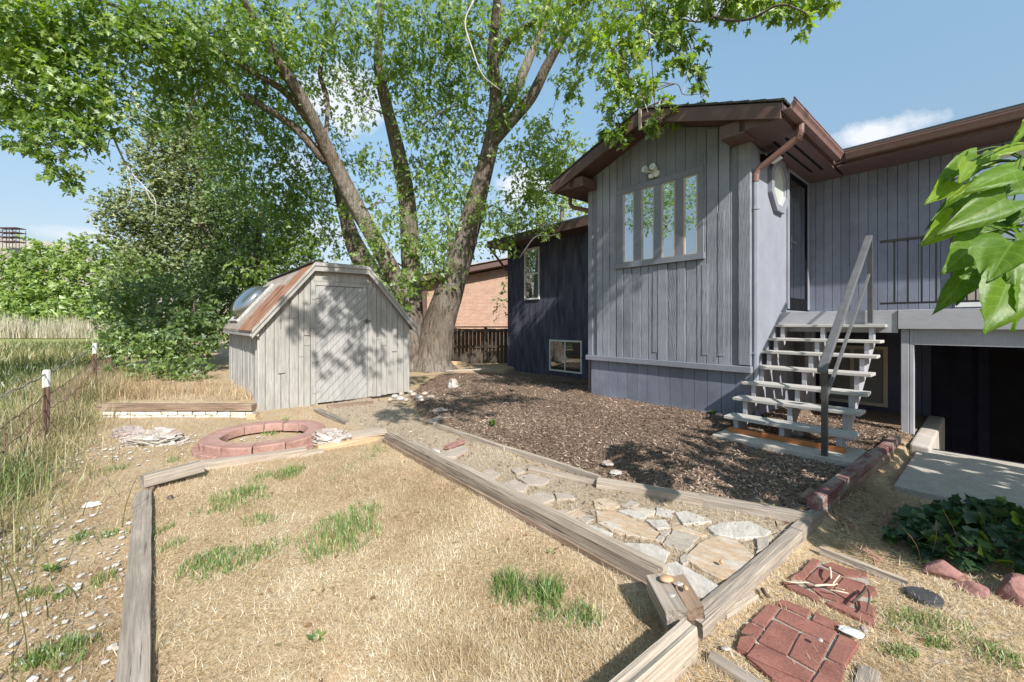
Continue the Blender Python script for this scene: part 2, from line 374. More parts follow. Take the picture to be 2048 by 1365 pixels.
c = t.mix(t.attr('mulch'), c, mul)
fieldc = t.ramp(n4, [(.3, (.33,.27,.12)), (.5, (.20,.24,.07)), (.7, (.42,.34,.19))])
fieldc = t.mix(.5, fieldc, t.ramp(n2, [(.3, (.5,.5,.5)), (.7, (1.3,1.3,1.3))]), 'MULTIPLY')
c = t.mix(t.attr('field'), c, fieldc)
c = t.mix(t.attr('hill'), c, t.ramp(n4, [(.3, (.30,.26,.22)), (.7, (.42,.37,.31))]))
nb = t.bump(n3, .5, .012, t.bump(n2, .6, .02))
me.materials.append(t.done(t.bsdf(c, .95, nb, spec=.15)))
ground = link(bpy.data.objects.new('ground', me)); tag(ground, 'sunlit yard of dry straw coloured grass, dirt path and mulch bed with the open field behind', 'ground', kind='structure')
# ================================================================ house (plan: t right along the walls, u inwards, z up)
def paint(name, base, rough=.62, wear=.25, bump=.5, vert=True, scratch=True, grain=.0, board=.10):
    """old paint on wood: every board (mesh island) gets its own shift of the grain and a slightly different tone"""
    t = NT(name); ge = t.n('ShaderNodeNewGeometry'); isl = ge.outputs['Random Per Island']
    tc_ = t.n('ShaderNodeTexCoord').outputs['Object']
    sc_ = t.n('ShaderNodeVectorMath', operation='SCALE'); sc_.inputs[0].default_value = (7.3, 3.1, 11.7); t.l(isl, sc_.inputs['Scale'])
    ad = t.n('ShaderNodeVectorMath', operation='ADD'); t.l(tc_, ad.inputs[0]); t.l(sc_.outputs[0], ad.inputs[1]); v = ad.outputs[0]
    g = t.noise(9, 6, .68, (4.5, 4.5, .35) if vert else (.35, 4.5, 4.5), vec=v)
    k = t.noise(3.1, 3, .5, (2.2, 2.2, .8) if vert else (.8, 2.2, 2.2), vec=tc_)
    b = t.noise(1.1, 5, .65, vec=tc_); f = t.noise(30, 4, .7, (3, 3, .25) if vert else (.25, 3, 3), vec=v)
    lo = tuple(x*(1-wear) for x in base); hi = tuple(min(1, x*(1+wear)) for x in base)
    c = t.mix(t.ramp(b, [(.35, (0,0,0)), (.7, (1,1,1))]), lo, hi)
    c = t.mix(1.0, c, t.ramp(isl, [(0, (1-board,)*3), (1, (1+board,)*3)]), 'MULTIPLY')
    c = t.mix(.35, c, t.ramp(f, [(.3, (.7,.7,.7)), (.7, (1.25,1.25,1.25))]), 'MULTIPLY')
    if scratch:
        c = t.mix(t.ramp(g, [(.29, (.7,.7,.7)), (.35, (0,0,0))]), c, tuple(x*.42 for x in base))
        c = t.mix(t.math('MULTIPLY', t.ramp(b, [(.62, (0,0,0)), (.72, (1,1,1))]), t.ramp(f, [(.55, (0,0,0)), (.62, (.5,.5,.5))])), c, (.33,.31,.30))   # worn through to bare grey wood
    nb = t.bump(f, bump*.5, .003, t.bump(g, bump, .004, t.bump(k, bump*.6, .008)))
    if grain:
        w_ = t.n('ShaderNodeTexWave', wave_type='RINGS', rings_direction='SPHERICAL'); w_.inputs['Scale'].default_value = 9; w_.inputs['Distortion'].default_value = 5; w_.inputs['Detail'].default_value = 3; w_.inputs['Detail Scale'].default_value = 1.5
        mp = t.n('ShaderNodeMapping'); mp.inputs['Scale'].default_value = (2.4, 2.4, .28); t.l(v, mp.inputs['Vector']); t.l(mp.outputs[0], w_.inputs['Vector'])
        nb = t.bump(w_.outputs['Fac'], grain, .003, nb)
    return t.done(t.bsdf(c, rough, nb, spec=.35))
GREY = (.170, .185, .235)
M_wall = paint('grey_painted_boards', GREY)
M_rough = paint('rough_sawn_grey_boards', (.225,.238,.278), bump=1.2, wear=.25, grain=.55, board=.16)
M_upper = paint('shade_toned_gable_boards', (.180,.190,.225), bump=.5, wear=.18)  # darker copy of the gable grey: eave and branch shade put into the colour
M_side = paint('pale_grey_painted_wall', (.215,.226,.270), bump=.35, wear=.12)
M_trim = paint('grey_painted_trim', (.215,.222,.265), vert=False, bump=.3, wear=.15, scratch=False)
M_trimv = paint('grey_painted_corner', (.215,.222,.265), bump=.5, wear=.2)
M_light = paint('pale_grey_deck_paint', (.37,.37,.40), vert=False, bump=.25, wear=.1, rough=.5)
M_tread = paint('warm_grey_tread_paint', (.43,.41,.385), vert=False, bump=.25, wear=.1, rough=.6)
M_lightv = paint('pale_grey_post_paint', (.36,.36,.395), bump=.25, wear=.15, rough=.5)
M_navy = paint('dark_navy_painted_wall', (.045,.048,.085), bump=.3, wear=.2, scratch=False)
t = NT('navy_diagonal_stucco'); tc_ = t.n('ShaderNodeTexCoord').outputs['Object']
g = t.noise(3.2, 5, .6, (2.2, 1, .45), rot=(0, math.radians(-38), 0), vec=tc_); g2 = t.noise(60, 3, .6, vec=tc_)
M_deep = sm('shade_darkened_navy', [(.3, (.010,.010,.018)), (.7, (.016,.016,.028))], 5, (1,1,1), .8, .1, .002, spec=.1)  # near-black copy of the navy: darkness under the deck put into the colour
M_stucco = t.done(t.bsdf(t.mix(t.ramp(g, [(.35, (0,0,0)), (.7, (1,1,1))]), (.040,.042,.068), (.105,.105,.145)), .85, t.bump(g2, .5, .006, t.bump(g, .5, .02)), spec=.2))
M_brown = sm('brown_fascia_paint', [(.3, (.085,.048,.040)), (.7, (.125,.074,.062))], 5, (1,1,1), .5, .2, .004)
M_soffit = sm('brown_soffit_paint', [(.3, (.085,.048,.041)), (.7, (.115,.067,.058))], 20, (1,1,1), .6, .3, .003)
M_gutter = sm('brown_gutter_metal', [(.3, (.17,.095,.082)), (.7, (.21,.122,.108))], 8, (1,1,1), .38, .05, .002, spec=.5)
M_shingle = sm('dark_roof_shingles', [(.3, (.025,.027,.03)), (.7, (.09,.09,.09))], 30, (1,1,1), .95, .8, .01)
M_white = sm('white_vinyl_frame', [(.3, (.58,.58,.56)), (.7, (.66,.66,.64))], 6, (1,1,1), .4, .03, .001)
M_tan = sm('tan_window_frame', [(.3, (.36,.31,.25)), (.7, (.44,.38,.31))], 8, (1,1,1), .5, .05, .002)
M_iron = sm('charcoal_metal_rail', [(.3, (.045,.045,.05)), (.7, (.07,.07,.077))], 9, (1,1,1), .33, .08, .002, spec=.6)
M_black = sm('black_door_paint', [(.3, (.006,.006,.008)), (.7, (.010,.010,.013))], 5, (1,1,1), .8, .05, .002, spec=.08)
M_conc = sm('pale_concrete', [(.25, (.34,.305,.27)), (.6, (.43,.39,.35)), (.8, (.48,.445,.40))], 5, (1,1,1), .9, .35, .006, fine=14)
M_baluster = sm('dark_thin_rail_metal', [(.3, (.016,.016,.018)), (.7, (.028,.027,.028))], 9, (1,1,1), .6, .05, .001, spec=.3)
M_rail = sm('sky_sheen_grey_rail', [(.3, (.085,.085,.09)), (.7, (.125,.125,.13))], 7, (1,1,1), .35, .08, .002, spec=.6)  # paler than the charcoal posts: sky reflection put into the colour
def glass(name, tint, refl=.55, rough=.015):
    t = NT(name); d = t.n('ShaderNodeBsdfDiffuse'); d.inputs['Color'].default_value = (*tint, 1)
    g = t.n('ShaderNodeBsdfGlossy'); g.inputs['Roughness'].default_value = rough; g.inputs['Color'].default_value = (.95,.97,1,1)
    nn = t.bump(t.noise(1.7, 2, .4), .03, .02); t.l(nn, g.inputs['Normal'])
    lw = t.n('ShaderNodeLayerWeight'); lw.inputs['Blend'].default_value = .5
    f = t.math('MINIMUM', t.math('ADD', t.math('MULTIPLY', lw.outputs['Facing'], .6), refl*.6), .95)
    m = t.n('ShaderNodeMixShader'); t.l(f, m.inputs[0]); t.l(d.outputs[0], m.inputs[1]); t.l(g.outputs[0], m.inputs[2])
    return t.done(m.outputs[0])
M_glass = glass('reflecting_window_glass', (.04,.045,.05), .95)
M_gdark = glass('dark_door_glass', (.010,.012,.016), .12)
M_frost = sm('frosted_pale_glass', [(.3, (.42,.46,.42)), (.7, (.52,.56,.50))], 3, (1,1,1), .15, 0, 0, spec=.6)
M_blind = sm('pale_window_screen', [(.3, (.13,.13,.13)), (.7, (.18,.18,.175))], 60, (1,1,1), .6, .1, .001)

house = hthing('house', 'grey board house with brown eaves, dark navy side wing and small entry gable', 'house', 0, 0, .1)
RZ, SL = 4.05, .345                                                # eave height and roof slope
def groof(t_): return RZ + SL*(1.84 - abs(t_ + 1.34))               # top of the entry gable roof
def panel(name, mat, u, t0, t1, zb, zt, pitch, gap=.007, th=.02, jit=.002, face=-1, wob=.0, irr=0.0):
    """boards standing side by side, each a thin block in front of the wall behind"""
    mb = MB(); x = t0; k = 0
    while x < t1 - .01:
        wd = pitch*(1 + irr*(random.random()-.5)); x1 = min(x + wd, t1); a, b = x + gap/2, x1 - gap/2
        f = u + face*(th + jit*random.random()); z0 = zb(a) if callable(zb) else zb
        za, zb_ = (zt(a), zt(b)) if callable(zt) else (zt, zt)
        z0 += wob*random.random()
        mb.hexa([(a,f,z0),(b,f,z0),(b,u,z0),(a,u,z0),(a,f,za),(b,f,zb_),(b,u,zb_),(a,u,za)])
        x = x1; k += 1
    return mb
def wallpiece(name, mat, poly, off): return MB().prism(poly, off).build(name, mat, house)
# wall bodies behind the boards
wallpiece('gable_wall', M_navy, [(0,.0,-.1),(0,0,RZ-.06),(-1.34,0,RZ+.56),(-2.68,0,RZ-.06),(-2.68,0,-.1)], (0,.14,0))
wallpiece('entry_wall', M_navy, [(-.02,.14,-.1),(-.02,2.55,-.1),(-.02,2.55,RZ-.03),(-.02,.14,RZ-.03)], (-.12,0,0))
wallpiece('gable_side_wall', M_navy, [(-2.68,.14,-.1),(-2.68,2.55,-.1),(-2.68,2.55,RZ-.03),(-2.68,.14,RZ-.03)], (.12,0,0))
wallpiece('rear_wall', M_navy, [(-.14,2.57,-1.2),(8,2.57,-1.2),(8,2.57,RZ-.06),(-.14,2.57,RZ-.06)], (0,.15,0))
wallpiece('wing_wall', M_stucco, [(-8.1,2.55,-.25),(-2.69,2.55,-.25),(-2.69,2.55,RZ-.08),(-8.1,2.55,RZ-.08)], (0,.16,0))
wallpiece('end_wall', M_stucco, [(-8.1,2.71,-.25),(-8.1,9,-.25),(-8.1,9,RZ-.1),(-8.1,5.8,RZ+1),(-8.1,2.71,RZ-.1)], (.15,0,0))
# boards
def gtop(t_): return groof(t_) - .16
panel('', None, 0, -2.60, -.13, .88, gtop, .157, .006, .016, .004).build('gable_siding', M_upper, house)
mb = panel('', None, -.017, -2.50, -.22, .885, lambda t_: (gtop(t_)-.03 if t_ < -2.08 or t_ > -.60 else 2.372), .152, .012, .016, .016, wob=.0, irr=.25)
for (t_, z0, z1) in ((-.62,1.0,2.30),(-.40,1.0,3.0),(-1.40,1.0,2.30),(-2.06,1.1,2.25)):   # loose battens nailed over the boards
    mb.hexa([(t_,-.046,z0),(t_+.085,-.043,z0),(t_+.085,-.03,z0),(t_,-.03,z0),(t_+.004,-.045,z1),(t_+.087,-.043,z1),(t_+.087,-.03,z1),(t_+.004,-.03,z1)])
mb.build('rough_board_siding', M_rough, house, bevel=.003, seg=1)
panel('', None, 0, -2.64, -.05, lambda t_: .0, .80, .19, .006, .018, .002).build('skirting', M_wall, house)
mb = MB()
for i in range(7): mb.box(-2.64+i*.37, -2.64+i*.37+.366, -.026, -.0185, .02, .20 + .012*(i % 2))
mb.build('base_board', M_wall, house)
MB().box(-2.72, .04, -.085, .0, .80, .885).build('trim_band', M_trim, house, bevel=.006)
mb = MB(); mb.box(-.125, .02, -.05, .0, .9, 3.88); mb.build('corner_board', M_rough, house, bevel=.004)
MB().box(-2.70, -2.60, -.035, .0, .89, 3.86).build('corner_board', M_trimv, house, bevel=.004)
MB().box(-.05, .032, -.032, .0, .06, .798).build('corner_board', M_trimv, house, bevel=.004)
mb = MB()
for a, b in ((.0,.12),(.125,.52),(.525,1.46)): mb.box(-.02, .004 + (.012 if a == 0 else 0), a, b, .05, 3.98)
mb.box(-.02, .004, 1.46, 2.55, 3.86, 3.98); mb.box(-.02, .004, 1.46, 2.55, .05, 1.66)
mb.build('entry_siding', M_side, house, bevel=.002, seg=1)
panel('', None, 2.56, 0, 8, 1.60, RZ-.1, .114, .006, .02, .001).build('rear_siding', M_wall, house)
panel('', None, 2.56, 0, 1.5, -1.1, 1.595, .2, .006, .012, .001).build('lower_siding', M_navy, house)
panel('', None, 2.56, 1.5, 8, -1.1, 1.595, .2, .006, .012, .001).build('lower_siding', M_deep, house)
MB().box(.005, .03, 1.42, 1.50, 1.68, 3.9).box(.005, .03, 2.44, 2.535, 1.68, 3.9).box(.005, .032, 1.501, 2.439, 3.815, 3.9).build('door_casing', M_side, house, bevel=.003)
# gable window: one frame, four tall panes
PX = [(-1.941,-1.727),(-1.591,-1.367),(-1.242,-1.018),(-.885,-.675)]
win = MB()
win.box(-2.07, -.59, -.066, -.02, 3.615, 3.71); win.box(-2.10, -.575, -.085, -.02, 2.375, 2.465)
xs = [-2.07, PX[0][0]]; 
for a, b in ((-2.07,PX[0][0]),(PX[0][1],PX[1][0]),(PX[1][1],PX[2][0]),(PX[2][1],PX[3][0]),(PX[3][1],-.59)): win.box(a, b, -.061, -.02, 2.466, 3.614)
wo_ = win.build('window', M_upper, house, bevel=.004); wo_['label'] = 'row of four tall panes in a grey frame on the gable'
for a, b in PX:
    MB().box(a+.012, b-.012, -.045, -.036, 2.48, 3.60).build('pane', M_glass, wo_)
    MB().box(a, a+.020, -.058, -.034, 2.467, 3.613).box(b-.020, b, -.058, -.034, 2.467, 3.613).box(a+.012, b-.012, -.058, -.034, 2.467, 2.48).box(a+.012, b-.012, -.058, -.034, 3.60, 3.613).build('pane_bead', M_tan, wo_)
def window(t0, t1, z0, z1, u, frame, pane, fw=.05, split=None, label=None, dep=.04):
    mb = MB(); f = u - dep
    mb.box(t0, t1, f, u, z0, z0+fw).box(t0, t1, f, u, z1-fw, z1).box(t0, t0+fw, f, u, z0+fw, z1-fw).box(t1-fw, t1, f, u, z0+fw, z1-fw)
    panes = [(t0+fw, t1-fw, z0+fw, z1-fw)]
    if split == 'h': m = (z0+z1)/2; mb.box(t0+fw, t1-fw, f+.005, u, m-fw*.5, m+fw*.5); panes = [(t0+fw, t1-fw, z0+fw, m-fw*.5), (t0+fw, t1-fw, m+fw*.5, z1-fw)]
    if split == 'v': m = (t0+t1)/2; mb.box(m-fw*.5, m+fw*.5, f+.005, u, z0+fw, z1-fw); panes = [(t0+fw, m-fw*.5, z0+fw, z1-fw), (m+fw*.5, t1-fw, z0+fw, z1-fw)]
    w_ = mb.build('window', frame, house, bevel=.004)
    if label: w_['label'] = label
    for i, (a, b, c_, d_) in enumerate(panes): MB().box(a, b, f+.016, f+.024, c_, d_).build('pane', pane[i % len(pane)] if isinstance(pane, list) else pane, w_)
    return w_
window(-7.27, -6.61, 2.17, 3.72, 2.55, M_white, M_glass, .05, 'h', 'tall white sash window on the navy wing')
window(-6.2, -5.0, .12, 1.0, 2.55, M_white, M_gdark, .045, 'v', 'low white sliding window near the ground of the navy wing')
window(.17, 1.03, .17, 1.1, 2.548, M_tan, [M_blind, M_blind], .05, 'v', 'basement window under the deck')
window(1.735, 3.75, 1.68, 3.70, 2.535, M_white, M_glass, .07, 'v', 'white framed glass patio door behind the leaves')
# octagonal window beside the door
def octa(r0, r1, x0, x1, cu, cz, sq=1.06):
    mb = MB(); a = [math.pi/8 + i*math.pi/4 for i in range(8)]
    for i in range(8):
        p = [(x, cu + r*math.cos(q), cz + r*sq*math.sin(q)) for x in (x0, x1) for r, q in ((r0, a[i]), (r1, a[i]), (r1, a[(i+1) % 8]), (r0, a[(i+1) % 8]))]
        mb.hexa(p)
    return mb
ow = octa(.30, .40, .004, .065, 1.0, 3.48).build('window', M_side, house, bevel=.005); ow['label'] = 'octagonal window beside the door'
octa(.265, .305, .004, .04, 1.0, 3.48).build('window_bead', M_light, ow)
MB().prism([(.006, 1.0+.27*math.cos(math.pi/8+i*math.pi/4), 3.48+.286*math.sin(math.pi/8+i*math.pi/4)) for i in range(8)], (.012,0,0)).build('pane', M_frost, ow)
# storm door
dr = MB().box(-.01, .022, 1.502, 1.56, 1.68, 3.813).box(-.01, .022, 2.38, 2.438, 1.68, 3.813).box(-.01, .022, 1.56, 2.38, 3.74, 3.813).box(-.01, .022, 1.56, 2.38, 1.68, 1.86).build('door', M_black, house, bevel=.003); dr['label'] = 'dark storm door with full glass'
MB().box(-.008, .008, 1.56, 2.38, 1.86, 3.74).build('pane', M_gdark, dr)
MB().tube([(.022,1.585,2.72),(.06,1.585,2.72)], .012, 8).tube([(.06,1.575,2.72),(.06,1.70,2.715)], .011, 8).box(.02, .03, 1.57, 1.60, 2.62, 2.82).build('handle', M_iron, dr)
# basement door in the dark stairwell
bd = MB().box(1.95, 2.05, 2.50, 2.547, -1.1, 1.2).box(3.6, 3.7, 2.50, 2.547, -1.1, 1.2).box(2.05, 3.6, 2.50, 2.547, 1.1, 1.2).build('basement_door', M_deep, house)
MB().box(2.05, 3.6, 2.52, 2.547, -1.1, 1.1).build('panel', M_black, bd)
# ---- roofs
def roofslab(mb, prof, u0, u1, th):            # profile points (t, z) left to right
    for (a, za), (b, zb) in zip(prof[:-1], prof[1:]):
        mb.hexa([(a,u0,za-th),(b,u0,zb-th),(b,u1,zb-th),(a,u1,za-th),(a,u0,za),(b,u0,zb),(b,u1,zb),(a,u1,za)])
    return mb
gp_ = [(-3.18, RZ), (-1.34, RZ+SL*1.84), (.5, RZ)]
roof = roofslab(MB(), [(a, z-.022) for a, z in gp_], -.43, 4.3, .13).build('gable_roof', M_soffit, house)
mb = MB(); n = 10
for side in (-1, 1):
    for i in range(n):
        f0, f1 = i/n, (i+1)/n
        ta, tb = (-3.22 + f0*1.88, -3.22 + f1*1.88) if side < 0 else (.54 - f0*1.88, .54 - f1*1.88)
        za, zb = RZ - .01 + SL*1.88*f0, RZ - .01 + SL*1.88*f1
        v = -.49
        while v < 4.3:
            ln = .5+.3*random.random(); dz = .004*random.random(); lift = .010
            p = [(ta,v,za-.018+dz),(ta,min(v+ln,4.3),za-.018+dz),(tb,min(v+ln,4.3),zb-.018),(tb,v,zb-.018),(ta,v,za+lift+dz),(ta,min(v+ln,4.3),za+lift+dz),(tb,min(v+ln,4.3),zb+.002),(tb,v,zb+.002)]
            mb.hexa(p if side > 0 else [p[i_] for i_ in (1,0,3,2,5,4,7,6)]); v += ln + .004
mb.build('shingles', M_shingle, roof)
fa = MB()
for a, b in ((gp_[0], gp_[1]), (gp_[1], gp_[2])):
    za, zb = a[1]-.03, b[1]-.03
    fa.hexa([(a[0],-.475,za-.19),(b[0],-.475,zb-.19),(b[0],-.431,zb-.19),(a[0],-.431,za-.19),(a[0],-.475,za),(b[0],-.475,zb),(b[0],-.431,zb),(a[0],-.431,za)])
fa.build('fascia', M_brown, roof, bevel=.003, seg=1)
mb = MB()
for t0, t1, zz in ((-3.16, -2.69, RZ), (.03, .48, RZ)):              # boxed eave returns
    tw = t1 if t0 < -1 else t0; to = t0 if t0 < -1 else t1
    mb.prism([(tw,-.43,RZ-.20),(to,-.43,RZ-.20),(to,-.43,RZ-.12),(tw,-.43,RZ+.02)], (0,4.0,0))
mb.box(-.20, .10, -.43, -.075, RZ-.22, RZ-.05); mb.box(-2.80, -2.50, -.43, -.06, RZ-.22, RZ-.06)
mb.build('eave_soffit', M_soffit, roof)
mb = MB()
for t_ in (.20, .34): mb.box(t_, t_+.03, .2, 1.9, RZ-.206, RZ-.2)
mb.build('soffit_vent', M_black, roof)
MB().box(-1.36, -1.32, -.50, -.476, RZ+.3, RZ+.62).tube([(-1.30,-.52,RZ+.30),(-1.0,-.52,RZ+.30),(-1.0,-.52,RZ+.58),(-1.30,-.52,RZ+.58),(-1.30,-.52,RZ+.30)], .008, 5).build('square_bracket', M_tan, roof)
# main roof
mr_ = MB()
for t0, t1 in ((-8.35, -2.9), (-2.9, .2), (.2, 8.5)):
    u0 = 1.97 if t0 != -2.9 else 2.3
    a0, a1 = RZ + SL*(u0-1.95), RZ + SL*5.0
    mr_.hexa([(t0,u0,a0-.15),(t1,u0,a0-.15),(t1,6.95,a1-.15),(t0,6.95,a1-.15),(t0,u0,a0-.022),(t1,u0,a0-.022),(t1,6.95,a1-.022),(t0,6.95,a1-.022)])
mr_.hexa([(-8.35,6.95,RZ+1.57),(8.5,6.95,RZ+1.57),(8.5,12,RZ-.15),(-8.35,12,RZ-.15),(-8.35,6.95,RZ+1.703),(8.5,6.95,RZ+1.703),(8.5,12,RZ-.02),(-8.35,12,RZ-.02)])
mro = mr_.build('main_roof', M_soffit, house)
mb = MB()
for i in range(24):
    a, b = 1.93 + i*.21, 1.93 + (i+1)*.21
    for t0, t1 in (((-8.4, -3.25), (.2, 8.5)) if i < 9 else ((-8.4, 8.5),)):
        za, zb = RZ + SL*(a-1.95), RZ + SL*(b-1.95)
        mb.hexa([(t0,a,za-.018),(t1,a,za-.018),(t1,b,zb-.018),(t0,b,zb-.018),(t0,a,za+.012),(t1,a,za+.012),(t1,b,zb+.002),(t0,b,zb+.002)])
mb.build('shingles', M_shingle, mro)
MB().box(.52, 8.5, 1.955, 2.54, RZ-.20, RZ-.172).box(-8.3, -3.2, 1.955, 2.54, RZ-.20, RZ-.172).box(-8.3, -3.2, 1.93, 1.954, RZ-.21, RZ-.02).box(-8.37, -8.33, 1.95, 6.9, RZ-.2, RZ-.16).build('eave_soffit', M_soffit, mro)
MB().tube([(-8.28,1.96,RZ-.2),(-8.12,2.53,3.15)], .035, 6).build('eave_brace', M_brown, mro)
mb = MB(); mb.hexa([(-8.40,1.95,RZ-.2),(-8.36,1.95,RZ-.2),(-8.36,6.95,RZ+1.53),(-8.40,6.95,RZ+1.53),(-8.40,1.95,RZ-.0),(-8.36,1.95,RZ),(-8.36,6.95,RZ+1.72),(-8.40,6.95,RZ+1.72)]); mb.build('fascia', M_brown, mro)
MB().tube([(-1.2,5.4,RZ+.9),(-1.2,5.4,RZ+1.62)], .06, 12).tube([(-1.2,5.4,RZ+1.60),(-1.2,5.4,RZ+1.72)], .085, 12).build('vent_pipe', M_black, mro)
# gutters: open K-shaped troughs
def gutter(axis, a0, a1, at_, z, out):
    prof = [(0,-.005),(0,-.105),(.075,-.105),(.088,-.065),(.112,-.03),(.112,0),(.125,0),(.125,-.008),(.118,-.008),(.118,-.036),(.094,-.071),(.081,-.112),(-.007,-.112),(-.007,-.005)]
    pts = []
    for p, q in prof: pts.append(((at_+out*p, a0, z+q) if axis == 'u' else (a0, at_+out*p, z+q)))
    return MB().prism(pts, (0,a1-a0,0) if axis == 'u' else (a1-a0,0,0)).build('gutter', M_gutter, house)
gutter('u', -.475, 1.83, .515, RZ-.02, 1); gutter('t', .645, 8.5, 1.945, RZ-.02, -1); gutter('u', -.475, 1.9, -3.195, RZ-.02, -1)
mb = MB(); pth = [(.55,.06,RZ-.13),(.55,.06,RZ-.24),(.52,.06,RZ-.30),(.09,.05,RZ-.56),(.055,.05,RZ-.62),(.05,.05,RZ-.72)]
mb.tube(pth, .042, 10)
for i in range(5): f = i/5; mb.tube([(.552-.02*f,.06,RZ-.215-.022*i),(.549-.025*f,.06,RZ-.222-.022*i)], .046, 10)
mb.build('downspout', M_gutter, house, smooth=False)
MB().tube([(.05,.05,RZ-.73),(.05,.05,.32),(.09,.02,.22)], .040, 8).tube([(.05,.05,2.96),(.05,.05,3.0)], .05, 8).box(.004, .06, .0, .10, 1.05, 1.07).build('downspout', M_side, house)
MB().tube([(-3.25,.1,RZ-.13),(-3.25,.1,RZ-.28),(-3.18,.1,RZ-.36),(-2.80,.1,RZ-.50),(-2.75,.1,RZ-.62),(-2.75,.1,.2)], .04, 8).build('downspout', M_gutter, house)
# ---- lamps on the house
fl = hthing('flood_light', 'white twin head flood light with motion sensor above the gable panes', 'lamp', -1.384, -.02, 3.80)
MB().tube([(-1.384+.05,-.024,3.80),(-1.384+.05,-.06,3.80)], .055, 18).build('mount_plate', M_white, fl)
for dt in (-.085, .045):
    MB().tube([(-1.384+.05,-.05,3.81),(-1.384+dt,-.10,3.86)], .012, 6).tube([(-1.384+dt,-.06,3.865),(-1.384+dt*1.05,-.16,3.885)], [.035,.052], 16).build('lamp_head', M_white, fl)
    MB().tube([(-1.384+dt*1.05,-.1605,3.885),(-1.384+dt*1.06,-.163,3.8856)], .044, 16).build('lens', M_frost, fl)
MB().box(-1.384-.05, -1.384+.01, -.11, -.05, 3.735, 3.80).build('sensor', M_white, fl, bevel=.008)
el = hthing('wall_light', 'small black flood light with pale lens under the eave beside the downspout', 'lamp', .004, .42, 3.70)
MB().box(.006, .05, .34, .46, 3.68, 3.78).tube([(.05,.40,3.74),(.12,.40,3.74)], .015, 6).build('mount', M_black, el, bevel=.004)
MB().hexa([(.10,.30,3.66),(.24,.30,3.72),(.24,.52,3.72),(.10,.52,3.66),(.08,.30,3.72),(.22,.30,3.78),(.22,.52,3.78),(.08,.52,3.72)]).build('lamp_head', M_black, el, bevel=.004)
MB().hexa([(.115,.32,3.652),(.235,.32,3.703),(.235,.50,3.703),(.115,.50,3.652),(.113,.32,3.660),(.233,.32,3.711),(.233,.50,3.711),(.113,.50,3.660)]).build('lens', M_white, el)

# ================================================================ deck
deck = hthing('deck', 'pale grey raised timber deck on posts along the back wall beside the steps', 'deck', 1.4, 1.3, .1)
mb = MB()
for i in range(10): mb.box(.01, 6.5, 1.165 + i*.138, 1.165 + i*.138 + .133, 1.585, 1.617)
mb.build('deck_boards', M_light, deck)
MB().box(-.0, 1.312, 1.115, 1.160, 1.335, 1.622).build('rim_board', M_light, deck, bevel=.004)
MB().box(1.316, 6.5, 1.095, 1.160, 1.385, 1.625).build('rim_board', M_light, deck, bevel=.004)
MB().box(1.45, 6.5, 1.165, 1.26, 1.19, 1.384).build('header_beam', M_lightv, deck, bevel=.004)
for t0, u0, nm in ((1.335, 1.165, 1), (4.6, 1.165, 1), (.16, 1.75, 0)):
    MB().box(t0, t0+.075, u0, u0+.105, -.1, 1.383 if t0 > 1 else 1.58).box(t0+.080, t0+.118, u0+.004, u0+.100, -.1, 1.383 if t0 > 1 else 1.58).build('post', M_lightv, deck, bevel=.004)
mb = MB()
for i in range(9): mb.box(.15+i*.7, .19+i*.7, 1.27, 2.53, 1.42, 1.583)
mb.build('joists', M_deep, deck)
rl = MB(); rl.box(1.13, 6.5, 1.19, 1.225, 2.50, 2.535); rl.build('top_rail', M_baluster, deck, bevel=.004)
MB().box(1.13, 6.5, 1.195, 1.22, 1.70, 1.725).build('bottom_rail', M_baluster, deck)
for i in range(26):
    x = 1.26 + i*.125
    if x < 4.6: MB().box(x, x+.018, 1.20, 1.216, 1.726, 2.499).build('baluster', M_baluster, deck)
# ================================================================ steps
st = hthing('staircase', 'open pale grey wooden steps rising from the concrete pad to the deck', 'stairs', .6, -.6, .15)
ZP = .152; NR = 8; R_ = (1.622-ZP)/NR; RUN = .273
for k in range(7):
    u0 = -.74 + k*RUN; z1 = ZP + R_*(k+1) + .008*math.sin(k*2.1)
    MB().box(-.03+.006*math.sin(k*5), 1.22+.006*math.cos(k*3), u0, u0+.132, z1-.034, z1).box(-.03, 1.215, u0+.138, u0+.275, z1-.034, z1+.001).build('tread', M_tread, st, bevel=.004)
for t0 in (.07, .55, 1.06):
    poly = []
    for k in range(7):
        z1 = ZP + R_*(k+1) - .0345; u0 = -.70 + k*RUN
        poly += [(t0, u0, (ZP + .04 if k == 0 else ZP + R_*k - .0345)), (t0, u0, z1)]
    poly += [(t0, -.70+7*RUN-.165, z1), (t0, -.70+7*RUN-.165, z1-.20), (t0, -.70+.22, ZP+.002), (t0, -.70+.003, ZP+.002)]
    MB().prism(poly, (.05,0,0)).build('stringer', M_lightv, st, bevel=.003, seg=1)
M_redwood = sm('orange_redwood', [(.3, (.33,.115,.035)), (.7, (.45,.18,.06))], 6, (.4,6,6), .6, .3, .003)
MB().box(.03, 1.14, -.75, -.708, ZP+.003, ZP+.055).build('kick_board', M_redwood, st, bevel=.003)
sr = hthing('stair_rail', 'charcoal metal handrail with two posts running down the steps', 'handrail', 1.03, -.97, ZP)
MB().box(1.005, 1.055, -1.0, -.95, ZP+.002, 1.0).build('post', M_iron, sr, bevel=.004)
MB().box(1.03, 1.08, 1.04, 1.09, 1.46, 2.56).build('post', M_iron, sr, bevel=.004)
def slant(mb, t0, t1, ua, za, ub, zb, h): return mb.hexa([(t0,ua,za-h),(t1,ua,za-h),(t1,ub,zb-h),(t0,ub,zb-h),(t0,ua,za),(t1,ua,za),(t1,ub,zb),(t0,ub,zb)])
slant(MB(), .995, 1.075, -1.10, 1.02, 1.10, 2.61, .05).build('handrail', M_rail, sr, bevel=.01)
